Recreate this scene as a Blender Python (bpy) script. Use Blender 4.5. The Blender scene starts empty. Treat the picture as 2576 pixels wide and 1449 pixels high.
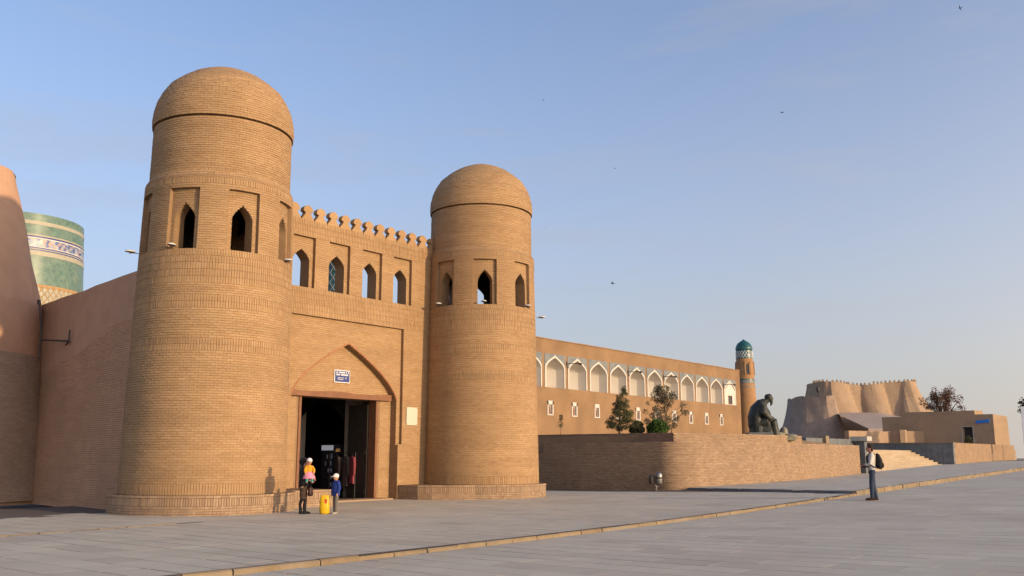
import bpy, math, random
import numpy as np
from mathutils import Vector, Matrix

random.seed(7)
RNG = np.random.default_rng(11)
R = math.radians
sc = bpy.context.scene
COL = sc.collection

# ------------------------------------------------------------------ camera
CAM_H = 1.59
PITCH = math.atan2(1150 - 724.5, 2335.0)
cam_d = bpy.data.cameras.new('camera')
cam_d.sensor_width = 36.0
cam_d.lens = 36.0 * 2335.0 / 2576.0
cam_d.clip_start = 0.1
cam_d.clip_end = 3000
cam = bpy.data.objects.new('camera', cam_d)
cam.location = (0, 0, CAM_H)
cam.rotation_euler = (math.pi / 2 + PITCH, 0, 0)
COL.objects.link(cam)
sc.camera = cam

# ------------------------------------------------------------------ light
SUN_AZ = 57.5      # degrees to the right of straight behind the camera
SUN_EL = 11.2
world = bpy.data.worlds.new('World')
sc.world = world
world.use_nodes = True
wn, wl = world.node_tree.nodes, world.node_tree.links
bg = wn['Background']
sky = wn.new('ShaderNodeTexSky')
sky.sky_type = 'NISHITA'
sky.sun_disc = False
sky.sun_elevation = R(SUN_EL)
sky.sun_rotation = R(180 - SUN_AZ)
sky.altitude = 2000
sky.air_density = 1.0
sky.dust_density = 0.3
sky.ozone_density = 3.0
# pale haze that thickens towards the horizon, equally thick in every direction
tc = wn.new('ShaderNodeTexCoord')
sxyz = wn.new('ShaderNodeSeparateXYZ'); wl.new(tc.outputs['Generated'], sxyz.inputs[0])
def wmath(op, a, b=None, clamp=False):
    n = wn.new('ShaderNodeMath'); n.operation = op; n.use_clamp = clamp
    for i, v in enumerate((a, b)):
        if v is None: continue
        if isinstance(v, (int, float)): n.inputs[i].default_value = v
        else: wl.new(v, n.inputs[i])
    return n.outputs[0]
elev = wmath('ARCSINE', wmath('MAXIMUM', sxyz.outputs[2], 0.0))
hz = wmath('SUBTRACT', 1.0, wmath('POWER', wmath('SUBTRACT', 1.0, wmath('POWER', math.e, wmath('MULTIPLY', elev, -1 / 0.26))), 1.6))
# the haze scatters forwards: an added wide, soft glow round the unseen low sun lifts the shade
dsun = wn.new('ShaderNodeVectorMath'); dsun.operation = 'DOT_PRODUCT'
wl.new(tc.outputs['Generated'], dsun.inputs[0])
dsun.inputs[1].default_value = (math.sin(R(SUN_AZ)) * math.cos(R(SUN_EL)), -math.cos(R(SUN_AZ)) * math.cos(R(SUN_EL)), math.sin(R(SUN_EL)))
phase = wmath('POWER', wmath('MULTIPLY', wmath('ADD', dsun.outputs['Value'], 1.0), 0.5), 5.0)
hcol = wn.new('ShaderNodeMix'); hcol.data_type = 'RGBA'
wl.new(phase, hcol.inputs[0]); hcol.inputs[6].default_value = (1.54, 1.43, 1.35, 1); hcol.inputs[7].default_value = (17.0, 13.0, 9.0, 1)
# thin streaks of high cloud
cmap = wn.new('ShaderNodeMapping'); wl.new(tc.outputs['Generated'], cmap.inputs[0]); cmap.inputs['Scale'].default_value = (1.6, 1.6, 9.0); cmap.inputs['Rotation'].default_value = (0.18, 0.1, 0)
cn = wn.new('ShaderNodeTexNoise'); wl.new(cmap.outputs[0], cn.inputs['Vector']); cn.inputs['Scale'].default_value = 1.7; cn.inputs['Detail'].default_value = 7; cn.inputs['Roughness'].default_value = .6; cn.inputs['Distortion'].default_value = .4
cmr = wn.new('ShaderNodeMapRange'); wl.new(cn.outputs[0], cmr.inputs[0]); cmr.inputs[1].default_value = .52; cmr.inputs[2].default_value = .78; cmr.inputs[4].default_value = .30
hz2 = wmath('ADD', hz, wmath('MULTIPLY', cmr.outputs[0], wmath('SUBTRACT', 1.0, hz)), True)
hmix = wn.new('ShaderNodeMix'); hmix.data_type = 'RGBA'
tint = wn.new('ShaderNodeMix'); tint.data_type = 'RGBA'; tint.blend_type = 'MULTIPLY'; tint.inputs[0].default_value = 1; wl.new(sky.outputs[0], tint.inputs[6]); tint.inputs[7].default_value = (.93, .90, .90, 1)
wl.new(hz2, hmix.inputs[0]); wl.new(tint.outputs[2], hmix.inputs[6]); wl.new(hcol.outputs[2], hmix.inputs[7])
wl.new(hmix.outputs[2], bg.inputs[0])
bg.inputs[1].default_value = 0.15

sun_d = bpy.data.lights.new('sun', 'SUN')
sun_d.energy = 2.0
sun_d.angle = R(1.2)
sun_d.color = (1.0, 0.72, 0.42)
sun = bpy.data.objects.new('sun', sun_d)
sd = Vector((math.sin(R(SUN_AZ)) * math.cos(R(SUN_EL)), -math.cos(R(SUN_AZ)) * math.cos(R(SUN_EL)), math.sin(R(SUN_EL))))
sun.rotation_euler = sd.to_track_quat('Z', 'Y').to_euler()
COL.objects.link(sun)

sc.view_settings.view_transform = 'Standard'
sc.view_settings.look = 'None'
sc.view_settings.gamma = 1.0
sc.view_settings.exposure = 1.12
sc.view_settings.use_curve_mapping = False
sc.cycles.max_bounces = 6

# ------------------------------------------------------------------ frame of the gate: s along the facade, n outwards
L = np.array([-9.345, 28.768])
ES = np.array([0.62348, 0.78184])
EN = np.array([0.78184, -0.62348])
RT = L + ES * 12.863

def sn(s, n):
    p = L + ES * s + EN * n
    return float(p[0]), float(p[1])

def to_sn(x, y):
    d = np.array([x, y]) - L
    return float(d @ ES), float(d @ EN)

def sp(x):
    return np.logaddexp(0, x / 2.0) * 2.0

def gz(x):
    return 0.03 * (sp(np.asarray(x, float) - 3) - sp(np.asarray(x, float) - 44))

def project(P):
    P = np.asarray(P, float)
    c, s = math.cos(PITCH), math.sin(PITCH)
    z = P[..., 2] - CAM_H
    d = P[..., 1] * c + z * s
    u = -P[..., 1] * s + z * c
    d = np.where(d < 0.1, 0.1, d)
    return 1288 + 2335 * P[..., 0] / d, 724.5 - 2335 * u / d, d

# ------------------------------------------------------------------ objects
def tag(o, label=None, cat=None, group=None, kind=None):
    if label: o['label'] = label
    if cat: o['category'] = cat
    if group: o['group'] = group
    o['kind'] = kind or 'thing'
    return o

def empty(name, loc=(0, 0, 0), rz=0.0):
    o = bpy.data.objects.new(name, None)
    o.empty_display_size = 0.2
    o.location = loc
    o.rotation_euler = (0, 0, rz)
    COL.objects.link(o)
    return o

def link(name, me, mat=None, parent=None, smooth=False):
    o = bpy.data.objects.new(name, me)
    COL.objects.link(o)
    if mat is not None and not me.materials:
        me.materials.append(mat)
    if parent is not None:
        o.parent = parent
    if smooth:
        me.polygons.foreach_set('use_smooth', [True] * len(me.polygons))
    return o

class MB:
    """collects verts and faces of one mesh"""
    def __init__(self):
        self.v = []
        self.f = []
    def add(self, vs, fs):
        o = len(self.v)
        self.v.extend([tuple(map(float, p)) for p in vs])
        self.f.extend([tuple(i + o for i in f) for f in fs])
        return self
    def quad(self, a, b, c, d):
        return self.add([a, b, c, d], [(0, 1, 2, 3)])
    def box(self, x0, x1, y0, y1, z0, z1, M=None):
        vs = [(x, y, z) for z in (z0, z1) for y in (y0, y1) for x in (x0, x1)]
        if M is not None:
            vs = [tuple(M @ Vector(p)) for p in vs]
        return self.add(vs, [(0, 2, 3, 1), (4, 5, 7, 6), (0, 1, 5, 4), (2, 6, 7, 3), (0, 4, 6, 2), (1, 3, 7, 5)])
    def prism(self, pts, z0, z1):
        """upright prism over a counter-clockwise outline"""
        n = len(pts)
        vs = [(p[0], p[1], z0 if np.isscalar(z0) else z0[i]) for i, p in enumerate(pts)]
        vs += [(p[0], p[1], z1 if np.isscalar(z1) else z1[i]) for i, p in enumerate(pts)]
        fs = [tuple(reversed(range(n))), tuple(range(n, 2 * n))]
        fs += [(i, (i + 1) % n, n + (i + 1) % n, n + i) for i in range(n)]
        return self.add(vs, fs)
    def tube(self, pts, rad, seg=10, cap=True, ref=(1, 0, 0)):
        """rad: one radius per point, or (ra, rb) pairs"""
        pts = [Vector(p) for p in pts]
        n = len(pts)
        rings = []
        for i, p in enumerate(pts):
            t = (pts[min(i + 1, n - 1)] - pts[max(i - 1, 0)]).normalized()
            a = Vector(ref) - t * t.dot(Vector(ref))
            if a.length < 1e-3:
                a = Vector((0, 1, 0)) - t * t.y
            a.normalize()
            b = t.cross(a)
            r = rad[i] if hasattr(rad, '__len__') else rad
            ra, rb = r if hasattr(r, '__len__') else (r, r)
            rings.append([p + a * (ra * math.cos(k * 2 * math.pi / seg)) + b * (rb * math.sin(k * 2 * math.pi / seg)) for k in range(seg)])
        vs = [q for r_ in rings for q in r_]
        fs = []
        for i in range(n - 1):
            for k in range(seg):
                k2 = (k + 1) % seg
                fs.append((i * seg + k, i * seg + k2, (i + 1) * seg + k2, (i + 1) * seg + k))
        if cap:
            fs.append(tuple(reversed(range(seg))))
            fs.append(tuple(range((n - 1) * seg, n * seg)))
        return self.add(vs, fs)
    def ball(self, c, r, seg=14, rings=9, M=None):
        rx, ry, rz = r if hasattr(r, '__len__') else (r, r, r)
        vs = [(0, 0, -1)]
        for i in range(1, rings):
            a = -math.pi / 2 + math.pi * i / rings
            for k in range(seg):
                b = 2 * math.pi * k / seg
                vs.append((math.cos(a) * math.cos(b), math.cos(a) * math.sin(b), math.sin(a)))
        vs.append((0, 0, 1))
        out = []
        for v in vs:
            p = Vector((v[0] * rx, v[1] * ry, v[2] * rz))
            if M is not None:
                p = M @ p
            out.append((p.x + c[0], p.y + c[1], p.z + c[2]))
        fs = [(0, 1 + (k + 1) % seg, 1 + k) for k in range(seg)]
        for i in range(rings - 2):
            for k in range(seg):
                k2 = (k + 1) % seg
                fs.append((1 + i * seg + k, 1 + i * seg + k2, 1 + (i + 1) * seg + k2, 1 + (i + 1) * seg + k))
        b = 1 + (rings - 2) * seg
        fs += [(b + k, b + (k + 1) % seg, len(vs) - 1) for k in range(seg)]
        return self.add(out, fs)
    def lathe(self, prof, seg=96, c=(0, 0), a0=0.0, a1=2 * math.pi):
        """prof: (r, z) from the bottom up; azimuth 0 faces -Y, positive towards +X"""
        full = abs(a1 - a0 - 2 * math.pi) < 1e-6
        m = seg if full else seg + 1
        vs = []
        for r, z in prof:
            for k in range(m):
                a = a0 + (a1 - a0) * k / seg
                vs.append((c[0] + r * math.sin(a), c[1] - r * math.cos(a), z))
        fs = []
        for i in range(len(prof) - 1):
            for k in range(seg):
                k2 = (k + 1) % m
                fs.append((i * m + k, i * m + k2, (i + 1) * m + k2, (i + 1) * m + k))
        return self.add(vs, fs)
    def mesh(self, name):
        me = bpy.data.meshes.new(name)
        me.from_pydata(self.v, [], self.f)
        me.update()
        return me
    def build(self, name, mat, parent=None, smooth=False, world=False):
        me = self.mesh(name)
        if world:
            me.transform(parent_inv(parent))
        return link(name, me, mat, parent, smooth)

def auto_smooth(o, ang=40):
    me = o.data
    me.polygons.foreach_set('use_smooth', [True] * len(me.polygons))
    me.set_sharp_from_angle(angle=R(ang))
    return o

# ------------------------------------------------------------------ materials
def mat(name, cols, noise=None, rough=0.9, bump=0.0, bscale=40.0, stain=None, island=True, metal=0.0, emit=None, spec=0.3, streak=0.0):
    """cols: colours picked by the random number of each piece; noise: (scale, amount) of soft mottling;
    stain: (scale, colour, amount) of patches with a shape of their own"""
    m = bpy.data.materials.new(name)
    m.use_nodes = True
    N, K = m.node_tree.nodes, m.node_tree.links
    b = N['Principled BSDF']
    b.inputs['Roughness'].default_value = rough
    b.inputs['Metallic'].default_value = metal
    b.inputs['Specular IOR Level'].default_value = spec
    geo = N.new('ShaderNodeNewGeometry')
    if len(cols) > 1:
        ramp = N.new('ShaderNodeValToRGB')
        el = ramp.color_ramp.elements
        while len(el) < len(cols):
            el.new(0.5)
        for i, c in enumerate(cols):
            el[i].position = i / (len(cols) - 1)
            el[i].color = (*c, 1)
        if island:
            oi = N.new('ShaderNodeObjectInfo')
            ad = N.new('ShaderNodeMath'); ad.operation = 'ADD'
            K.new(geo.outputs['Random Per Island'], ad.inputs[0]); K.new(oi.outputs['Random'], ad.inputs[1])
            fr = N.new('ShaderNodeMath'); fr.operation = 'FRACT'
            K.new(ad.outputs[0], fr.inputs[0]); K.new(fr.outputs[0], ramp.inputs[0])
        else:
            nt = N.new('ShaderNodeTexNoise'); nt.inputs['Scale'].default_value = 1.3; nt.inputs['Detail'].default_value = 6
            K.new(geo.outputs['Position'], nt.inputs['Vector'])
            mr = N.new('ShaderNodeMapRange'); mr.inputs[1].default_value = 0.3; mr.inputs[2].default_value = 0.7
            K.new(nt.outputs[0], mr.inputs[0]); K.new(mr.outputs[0], ramp.inputs[0])
        col = ramp.outputs[0]
    else:
        rgb = N.new('ShaderNodeRGB'); rgb.outputs[0].default_value = (*cols[0], 1)
        col = rgb.outputs[0]
    if noise:
        nt = N.new('ShaderNodeTexNoise'); nt.inputs['Scale'].default_value = noise[0]; nt.inputs['Detail'].default_value = 8
        nt.inputs['Roughness'].default_value = 0.65
        K.new(geo.outputs['Position'], nt.inputs['Vector'])
        mr = N.new('ShaderNodeMapRange')
        mr.inputs[1].default_value = 0.25; mr.inputs[2].default_value = 0.75
        mr.inputs[3].default_value = 1 - noise[1]; mr.inputs[4].default_value = 1 + noise[1]
        K.new(nt.outputs[0], mr.inputs[0])
        mx = N.new('ShaderNodeMix'); mx.data_type = 'RGBA'; mx.blend_type = 'MULTIPLY'; mx.inputs[0].default_value = 1
        K.new(col, mx.inputs[6]); K.new(mr.outputs[0], mx.inputs[7])
        col = mx.outputs[2]
    if streak:
        vm = N.new('ShaderNodeVectorMath'); vm.operation = 'MULTIPLY'; vm.inputs[1].default_value = (.35, .35, 3.2)
        K.new(geo.outputs['Position'], vm.inputs[0])
        nt = N.new('ShaderNodeTexNoise'); nt.inputs['Scale'].default_value = 1.0; nt.inputs['Detail'].default_value = 6; nt.inputs['Roughness'].default_value = .7
        K.new(vm.outputs[0], nt.inputs['Vector'])
        mr = N.new('ShaderNodeMapRange'); mr.inputs[1].default_value = .3; mr.inputs[2].default_value = .7; mr.inputs[3].default_value = 1 - streak; mr.inputs[4].default_value = 1 + streak
        K.new(nt.outputs[0], mr.inputs[0])
        mx = N.new('ShaderNodeMix'); mx.data_type = 'RGBA'; mx.blend_type = 'MULTIPLY'; mx.inputs[0].default_value = 1
        K.new(col, mx.inputs[6]); K.new(mr.outputs[0], mx.inputs[7])
        col = mx.outputs[2]
    if stain:
        nt = N.new('ShaderNodeTexNoise'); nt.inputs['Scale'].default_value = stain[0]; nt.inputs['Detail'].default_value = 5
        nt.inputs['Distortion'].default_value = 0.6
        mp = N.new('ShaderNodeVectorMath'); mp.operation = 'ADD'; mp.inputs[1].default_value = (31.7, 4.2, 9.1)
        K.new(geo.outputs['Position'], mp.inputs[0]); K.new(mp.outputs[0], nt.inputs['Vector'])
        mr = N.new('ShaderNodeMapRange'); mr.inputs[1].default_value = 0.52; mr.inputs[2].default_value = 0.72
        mr.inputs[4].default_value = stain[2]
        K.new(nt.outputs[0], mr.inputs[0])
        mx = N.new('ShaderNodeMix'); mx.data_type = 'RGBA'
        K.new(mr.outputs[0], mx.inputs[0]); K.new(col, mx.inputs[6]); mx.inputs[7].default_value = (*stain[1], 1)
        col = mx.outputs[2]
    K.new(col, b.inputs['Base Color'])
    if bump:
        nt = N.new('ShaderNodeTexNoise'); nt.inputs['Scale'].default_value = bscale; nt.inputs['Detail'].default_value = 6
        K.new(geo.outputs['Position'], nt.inputs['Vector'])
        bp = N.new('ShaderNodeBump'); bp.inputs['Strength'].default_value = bump; bp.inputs['Distance'].default_value = 0.02
        K.new(nt.outputs[0], bp.inputs['Height']); K.new(bp.outputs[0], b.inputs['Normal'])
    if emit:
        b.inputs['Emission Color'].default_value = (*emit[0], 1)
        b.inputs['Emission Strength'].default_value = emit[1]
    return m

def sc_col(c, k):
    return tuple(min(0.9, x * k) for x in c)

BRK = (0.43, 0.265, 0.15)
M = {}
M['brick'] = mat('tan_brick', [(0.33, 0.203, 0.099), (0.352, 0.222, 0.112), (0.367, 0.235, 0.122), (0.343, 0.216, 0.11), (0.38, 0.247, 0.134), (0.325, 0.195, 0.097)], (0.7, .08), .93, .25, 60, (0.45, (0.30, 0.19, 0.10), .6), streak=.14)
M['mortar'] = mat('brick_joint_mortar', [(0.26, 0.165, 0.09)], (3, .15), .97, .3, 70)
M['oldbrick'] = mat('weathered_brick', [(0.29, 0.195, 0.122), (0.33, 0.228, 0.145), (0.31, 0.21, 0.13), (0.36, 0.256, 0.165), (0.30, 0.195, 0.125), (0.27, 0.18, 0.115)], (1.2, .16), .95, .4, 50, (1.3, (0.24, 0.17, 0.12), .55))
M['oldmortar'] = mat('weathered_mortar', [(0.18, 0.115, 0.07)], (2, .2), .97, .3, 60)
M['shadebrick'] = mat('shade_darkened_brick', [(0.20, 0.125, 0.09), (0.26, 0.165, 0.115), (0.23, 0.14, 0.10), (0.17, 0.115, 0.085)], (1.5, .15), .95, .3, 50)  # brick for the parapet's shaded run, the shade put into the colour
M['pinkbrick'] = mat('rampart_brick', [(0.45, 0.265, 0.165), (0.48, 0.29, 0.18), (0.46, 0.275, 0.172), (0.43, 0.25, 0.158)], (0.6, .12), .95, .3, 50, (0.5, (0.38, 0.225, 0.145), .5), streak=.1)
M['plaster'] = mat('mud_plaster', [(0.43, 0.255, 0.165), (0.46, 0.28, 0.18), (0.445, 0.265, 0.172)], (1.2, .10), .97, .5, 25, (0.4, (0.37, 0.22, 0.145), .5), island=False)
M['greybrick'] = mat('weathered_grey_brick', [(0.34, 0.245, 0.18), (0.38, 0.275, 0.20), (0.31, 0.225, 0.168), (0.36, 0.25, 0.185)], (0.8, .15), .96, .4, 45, (0.6, (0.24, 0.175, 0.135), .6))
M['slab'] = mat('grey_paving_slab', [(0.43, 0.38, 0.30), (0.465, 0.42, 0.335), (0.485, 0.44, 0.35), (0.505, 0.46, 0.366), (0.475, 0.435, 0.348), (0.495, 0.44, 0.346), (0.48, 0.42, 0.336)], (0.5, .13), .82, .25, 30, (0.22, (0.40, 0.34, 0.265), .65))
M['joint'] = mat('paving_joint', [(0.12, 0.10, 0.085)], (2, .2), .95)
M['earth'] = mat('dusty_earth', [(0.27, 0.21, 0.165), (0.32, 0.25, 0.2)], (0.4, .15), .97, .3, 10, island=False)
M['kerb'] = mat('ochre_kerb_stone', [(0.21, 0.155, 0.095), (0.26, 0.19, 0.115), (0.235, 0.175, 0.108), (0.205, 0.16, 0.108), (0.275, 0.2, 0.118)], (2.0, .25), .9, .4, 30, (0.9, (0.24, 0.20, 0.16), .85))
M['granite'] = mat('grey_granite', [(0.115, 0.125, 0.13), (0.15, 0.16, 0.165), (0.13, 0.14, 0.145)], (2, .2), .6, .15, 40)
M['granitelight'] = mat('pale_granite', [(0.40, 0.38, 0.33)], (3, .12), .7, .15, 40)
M['stairstone'] = mat('cream_stair_stone', [(0.37, 0.285, 0.19), (0.40, 0.315, 0.215), (0.34, 0.26, 0.175)], (1.5, .12), .85, .2, 30)
M['wood'] = mat('brown_door_wood', [(0.19, 0.085, 0.045), (0.22, 0.10, 0.05)], (4, .2), .6, .3, 20)
M['darkwood'] = mat('black_door_wood', [(0.035, 0.028, 0.024)], (4, .2), .7, .3, 20)
M['dark'] = mat('shade_dark_interior', [(0.035, 0.03, 0.028)], (2, .2), .95)  # near-black base colour paints in the shade of passage and tower interior
M['white'] = mat('white_plaster', [(0.56, 0.52, 0.46)], (1.0, .06), .9, .2, 20)
M['whitep'] = mat('white_paint', [(0.75, 0.73, 0.70)], (2, .04), .6)
M['signblue'] = mat('sign_blue_enamel', [(0.035, 0.055, 0.20)], (6, .1), .4)
M['brightblue'] = mat('bright_blue_paint', [(0.03, 0.18, 0.6)], None, .5)
M['plaque'] = mat('pale_marble', [(0.60, 0.53, 0.42)], (4, .06), .5)
M['steel'] = mat('brushed_steel', [(0.24, 0.235, 0.23)], (8, .1), .42, metal=.8)
M['iron'] = mat('dark_iron', [(0.05, 0.043, 0.04)], None, .6)
M['bronze'] = mat('dark_bronze', [(0.03, 0.034, 0.032), (0.055, 0.055, 0.045)], (6, .25), .5, .2, 12, metal=.35, island=False)
M['lamp'] = mat('pale_lamp_housing', [(0.55, 0.54, 0.50)], (8, .08), .5)
M['turq'] = mat('turquoise_glazed_tile', [(0.08, 0.145, 0.115), (0.10, 0.17, 0.135), (0.125, 0.19, 0.145), (0.085, 0.15, 0.122)], (1.6, .22), .35, .15, 8, (0.8, (0.26, 0.30, 0.20), .35), island=False)
M['turqdark'] = mat('deep_teal_glazed_tile', [(0.016, 0.075, 0.088), (0.022, 0.10, 0.11)], (2, .2), .3, island=False)
M['paleband'] = mat('pale_yellow_tile', [(0.34, 0.315, 0.235)], (2, .15), .5)
M['ochretile'] = mat('ochre_brick_band', [(0.36, 0.22, 0.10)], (2, .15), .8)
M['tilegrey'] = mat('blue_grey_tile_panel', [(0.14, 0.16, 0.165), (0.19, 0.20, 0.195), (0.115, 0.14, 0.155)], (6, .25), .5, island=False)
M['glass'] = mat('dark_window_glass', [(0.02, 0.02, 0.022)], None, .15)
M['soil'] = mat('planter_soil', [(0.16, 0.115, 0.08)], (1, .2), .98)

def mosaic_mat():
    m = bpy.data.materials.new('blue_mosaic_tile'); m.use_nodes = True
    N, K = m.node_tree.nodes, m.node_tree.links
    b = N['Principled BSDF']; b.inputs['Roughness'].default_value = .4
    geo = N.new('ShaderNodeNewGeometry')
    vo = N.new('ShaderNodeTexVoronoi'); vo.inputs['Scale'].default_value = 3.2
    K.new(geo.outputs['Position'], vo.inputs['Vector'])
    ra = N.new('ShaderNodeValToRGB'); el = ra.color_ramp.elements
    for i, (p, c) in enumerate([(0, (.05, .07, .20)), (.3, (.10, .14, .28)), (.5, (.42, .42, .40)), (.72, (.16, .26, .30)), (.86, (.45, .27, .2)), (1, (.07, .09, .24))]):
        if i > 1: el.new(.5)
    for e_, (p, c) in zip(el, [(0, (.05, .07, .20)), (.3, (.10, .14, .28)), (.5, (.42, .42, .40)), (.72, (.16, .26, .30)), (.86, (.45, .27, .2)), (1, (.07, .09, .24))]):
        e_.position = p; e_.color = (*c, 1)
    sx = N.new('ShaderNodeSeparateColor'); K.new(vo.outputs['Color'], sx.inputs[0])
    K.new(sx.outputs[0], ra.inputs[0]); K.new(ra.outputs[0], b.inputs['Base Color'])
    return m
M['mosaic'] = mosaic_mat()

def fine_brick_mat(name, c1, c2, cm, scale, dirx):
    """brickwork too far away to tell the bricks apart: courses run along the wall direction"""
    m = bpy.data.materials.new(name); m.use_nodes = True
    N, K = m.node_tree.nodes, m.node_tree.links
    b = N['Principled BSDF']; b.inputs['Roughness'].default_value = .93; b.inputs['Specular IOR Level'].default_value = .3
    geo = N.new('ShaderNodeNewGeometry')
    dt = N.new('ShaderNodeVectorMath'); dt.operation = 'DOT_PRODUCT'; dt.inputs[1].default_value = (dirx[0], dirx[1], 0)
    K.new(geo.outputs['Position'], dt.inputs[0])
    sx = N.new('ShaderNodeSeparateXYZ'); K.new(geo.outputs['Position'], sx.inputs[0])
    cb = N.new('ShaderNodeCombineXYZ'); K.new(dt.outputs['Value'], cb.inputs[0]); K.new(sx.outputs[2], cb.inputs[1])
    br = N.new('ShaderNodeTexBrick'); K.new(cb.outputs[0], br.inputs['Vector'])
    br.inputs['Scale'].default_value = scale
    br.inputs['Color1'].default_value = (*c1, 1); br.inputs['Color2'].default_value = (*c2, 1); br.inputs['Mortar'].default_value = (*cm, 1)
    br.inputs['Mortar Size'].default_value = 0.012; br.inputs['Brick Width'].default_value = .22; br.inputs['Row Height'].default_value = .072
    nt = N.new('ShaderNodeTexNoise'); nt.inputs['Scale'].default_value = .5; nt.inputs['Detail'].default_value = 8
    K.new(geo.outputs['Position'], nt.inputs['Vector'])
    mr = N.new('ShaderNodeMapRange'); mr.inputs[1].default_value = .3; mr.inputs[2].default_value = .7; mr.inputs[3].default_value = .84; mr.inputs[4].default_value = 1.14
    K.new(nt.outputs[0], mr.inputs[0])
    mx = N.new('ShaderNodeMix'); mx.data_type = 'RGBA'; mx.blend_type = 'MULTIPLY'; mx.inputs[0].default_value = 1
    K.new(br.outputs[0], mx.inputs[6]); K.new(mr.outputs[0], mx.inputs[7]); K.new(mx.outputs[2], b.inputs['Base Color'])
    bp = N.new('ShaderNodeBump'); bp.inputs['Strength'].default_value = .4; bp.inputs['Distance'].default_value = .015
    K.new(br.outputs['Fac'], bp.inputs['Height']); bp.invert = True; K.new(bp.outputs[0], b.inputs['Normal'])
    return m
M['madbrick'] = fine_brick_mat('far_orange_brick', (0.275, 0.168, 0.088), (0.30, 0.186, 0.10), (0.21, 0.13, 0.07), 1.0, ES)
M['fortmud'] = mat('pale_mud_wall', [(0.315, 0.217, 0.138), (0.355, 0.248, 0.158), (0.335, 0.232, 0.148)], (0.35, .12), .97, .5, 6, (0.15, (0.32, 0.225, 0.165), .5), island=False)
M['fortgrey'] = mat('grey_mud_brick', [(0.27, 0.20, 0.155), (0.31, 0.23, 0.175)], (0.8, .2), .97, .4, 6, (0.4, (0.22, 0.165, 0.135), .5), island=False)
M['slope'] = mat('grey_clay_slope', [(0.36, 0.285, 0.235)], (0.3, .1), .97, .3, 6)

# ------------------------------------------------------------------ bricks
def unit_box():
    me = MB().add([(-.5, -.5, -.5), (.5, -.5, -.5), (.5, .5, -.5), (-.5, .5, -.5), (-.5, -.5, .5), (.5, -.5, .5), (.5, .5, .5), (-.5, .5, .5)],
                  [(4, 5, 6, 7), (0, 1, 5, 4), (1, 2, 6, 5), (2, 3, 7, 6), (3, 0, 4, 7)]).mesh('brick')
    return me
UNIT = {}

class Bricks:
    """boxes lying on a surface: centre, axis along the course, axis up the wall, outward normal, sizes, front and back offsets"""
    def __init__(self):
        self.rows = []
    def add(self, C, U, V, Nn, w, h, front=.012, back=.03):
        self.rows.append((*C, *U, *V, *Nn, w, h, front, back))
    def build(self, parent, mt, name='brick', keep=300, visible=None, jitter=1.0, rest='brickwork'):
        A = np.array(self.rows)
        n = len(A)
        C, U, V, W = A[:, 0:3].copy(), A[:, 3:6], A[:, 6:9], A[:, 9:12]
        w, h, fr, bk = A[:, 12].copy(), A[:, 13].copy(), A[:, 14].copy(), A[:, 15]
        fr += RNG.normal(0, .0022, n) * jitter
        w *= 1 + RNG.normal(0, .008, n) * jitter
        h *= 1 + RNG.normal(0, .02, n) * jitter
        C += V * (RNG.normal(0, .0012, n) * jitter)[:, None]
        rot = RNG.normal(0, .006, n) * jitter
        U2 = U * np.cos(rot)[:, None] + V * np.sin(rot)[:, None]
        V2 = V * np.cos(rot)[:, None] - U * np.sin(rot)[:, None]
        # the pieces that show largest
        px, py, dd = project(C)
        view = np.array([0, 0, CAM_H]) - C
        dist = np.linalg.norm(view, axis=1)
        face = np.clip((W * view).sum(1) / dist, 0, 1)
        score = w * h * face / dist ** 2
        score[(px < 2) | (px > 2574) | (py < 2) | (py > 1447)] = 0
        if visible is not None:
            score[~visible(px, py, C)] = 0
        order = np.argsort(-score)
        k = min(keep, n)
        single = order[:k]
        rest_i = order[k:]
        key = mt.name
        if key not in UNIT:
            UNIT[key] = unit_box(); UNIT[key].materials.append(mt)
        me = UNIT[key]
        pinv = parent_inv(parent)
        for i in single:
            o = bpy.data.objects.new(name, me)
            COL.objects.link(o)
            th = fr[i] + bk[i]
            c = C[i] + W[i] * (fr[i] - bk[i]) / 2
            Mx = Matrix(((U2[i][0] * w[i], V2[i][0] * h[i], W[i][0] * th, c[0]),
                         (U2[i][1] * w[i], V2[i][1] * h[i], W[i][1] * th, c[1]),
                         (U2[i][2] * w[i], V2[i][2] * h[i], W[i][2] * th, c[2]), (0, 0, 0, 1)))
            o.parent = parent
            o.matrix_basis = pinv @ Mx
        if len(rest_i):
            r = rest_i
            sgn = np.array([(-1, -1), (1, -1), (1, 1), (-1, 1)]) * .5
            vs = np.empty((len(r), 8, 3))
            for q, (a, b) in enumerate(sgn):
                base = C[r] + U2[r] * (w[r] * a)[:, None] + V2[r] * (h[r] * b)[:, None]
                vs[:, q] = base - W[r] * bk[r][:, None]
                vs[:, q + 4] = base + W[r] * fr[r][:, None]
            quads = np.array([(4, 5, 6, 7), (0, 1, 5, 4), (1, 2, 6, 5), (2, 3, 7, 6), (3, 0, 4, 7)])
            F = (quads[None] + 8 * np.arange(len(r))[:, None, None]).reshape(-1, 4)
            me2 = mesh_np(rest, vs.reshape(-1, 3), F)
            pi = parent_inv(parent)
            me2.transform(pi)
            o = link(rest, me2, mt, parent)
            o['kind'] = 'stuff'

def world_of(o):
    m = o.matrix_basis.copy()
    return world_of(o.parent) @ m if o.parent is not None else m

def parent_inv(parent):
    return world_of(parent).inverted() if parent is not None else Matrix()

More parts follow.
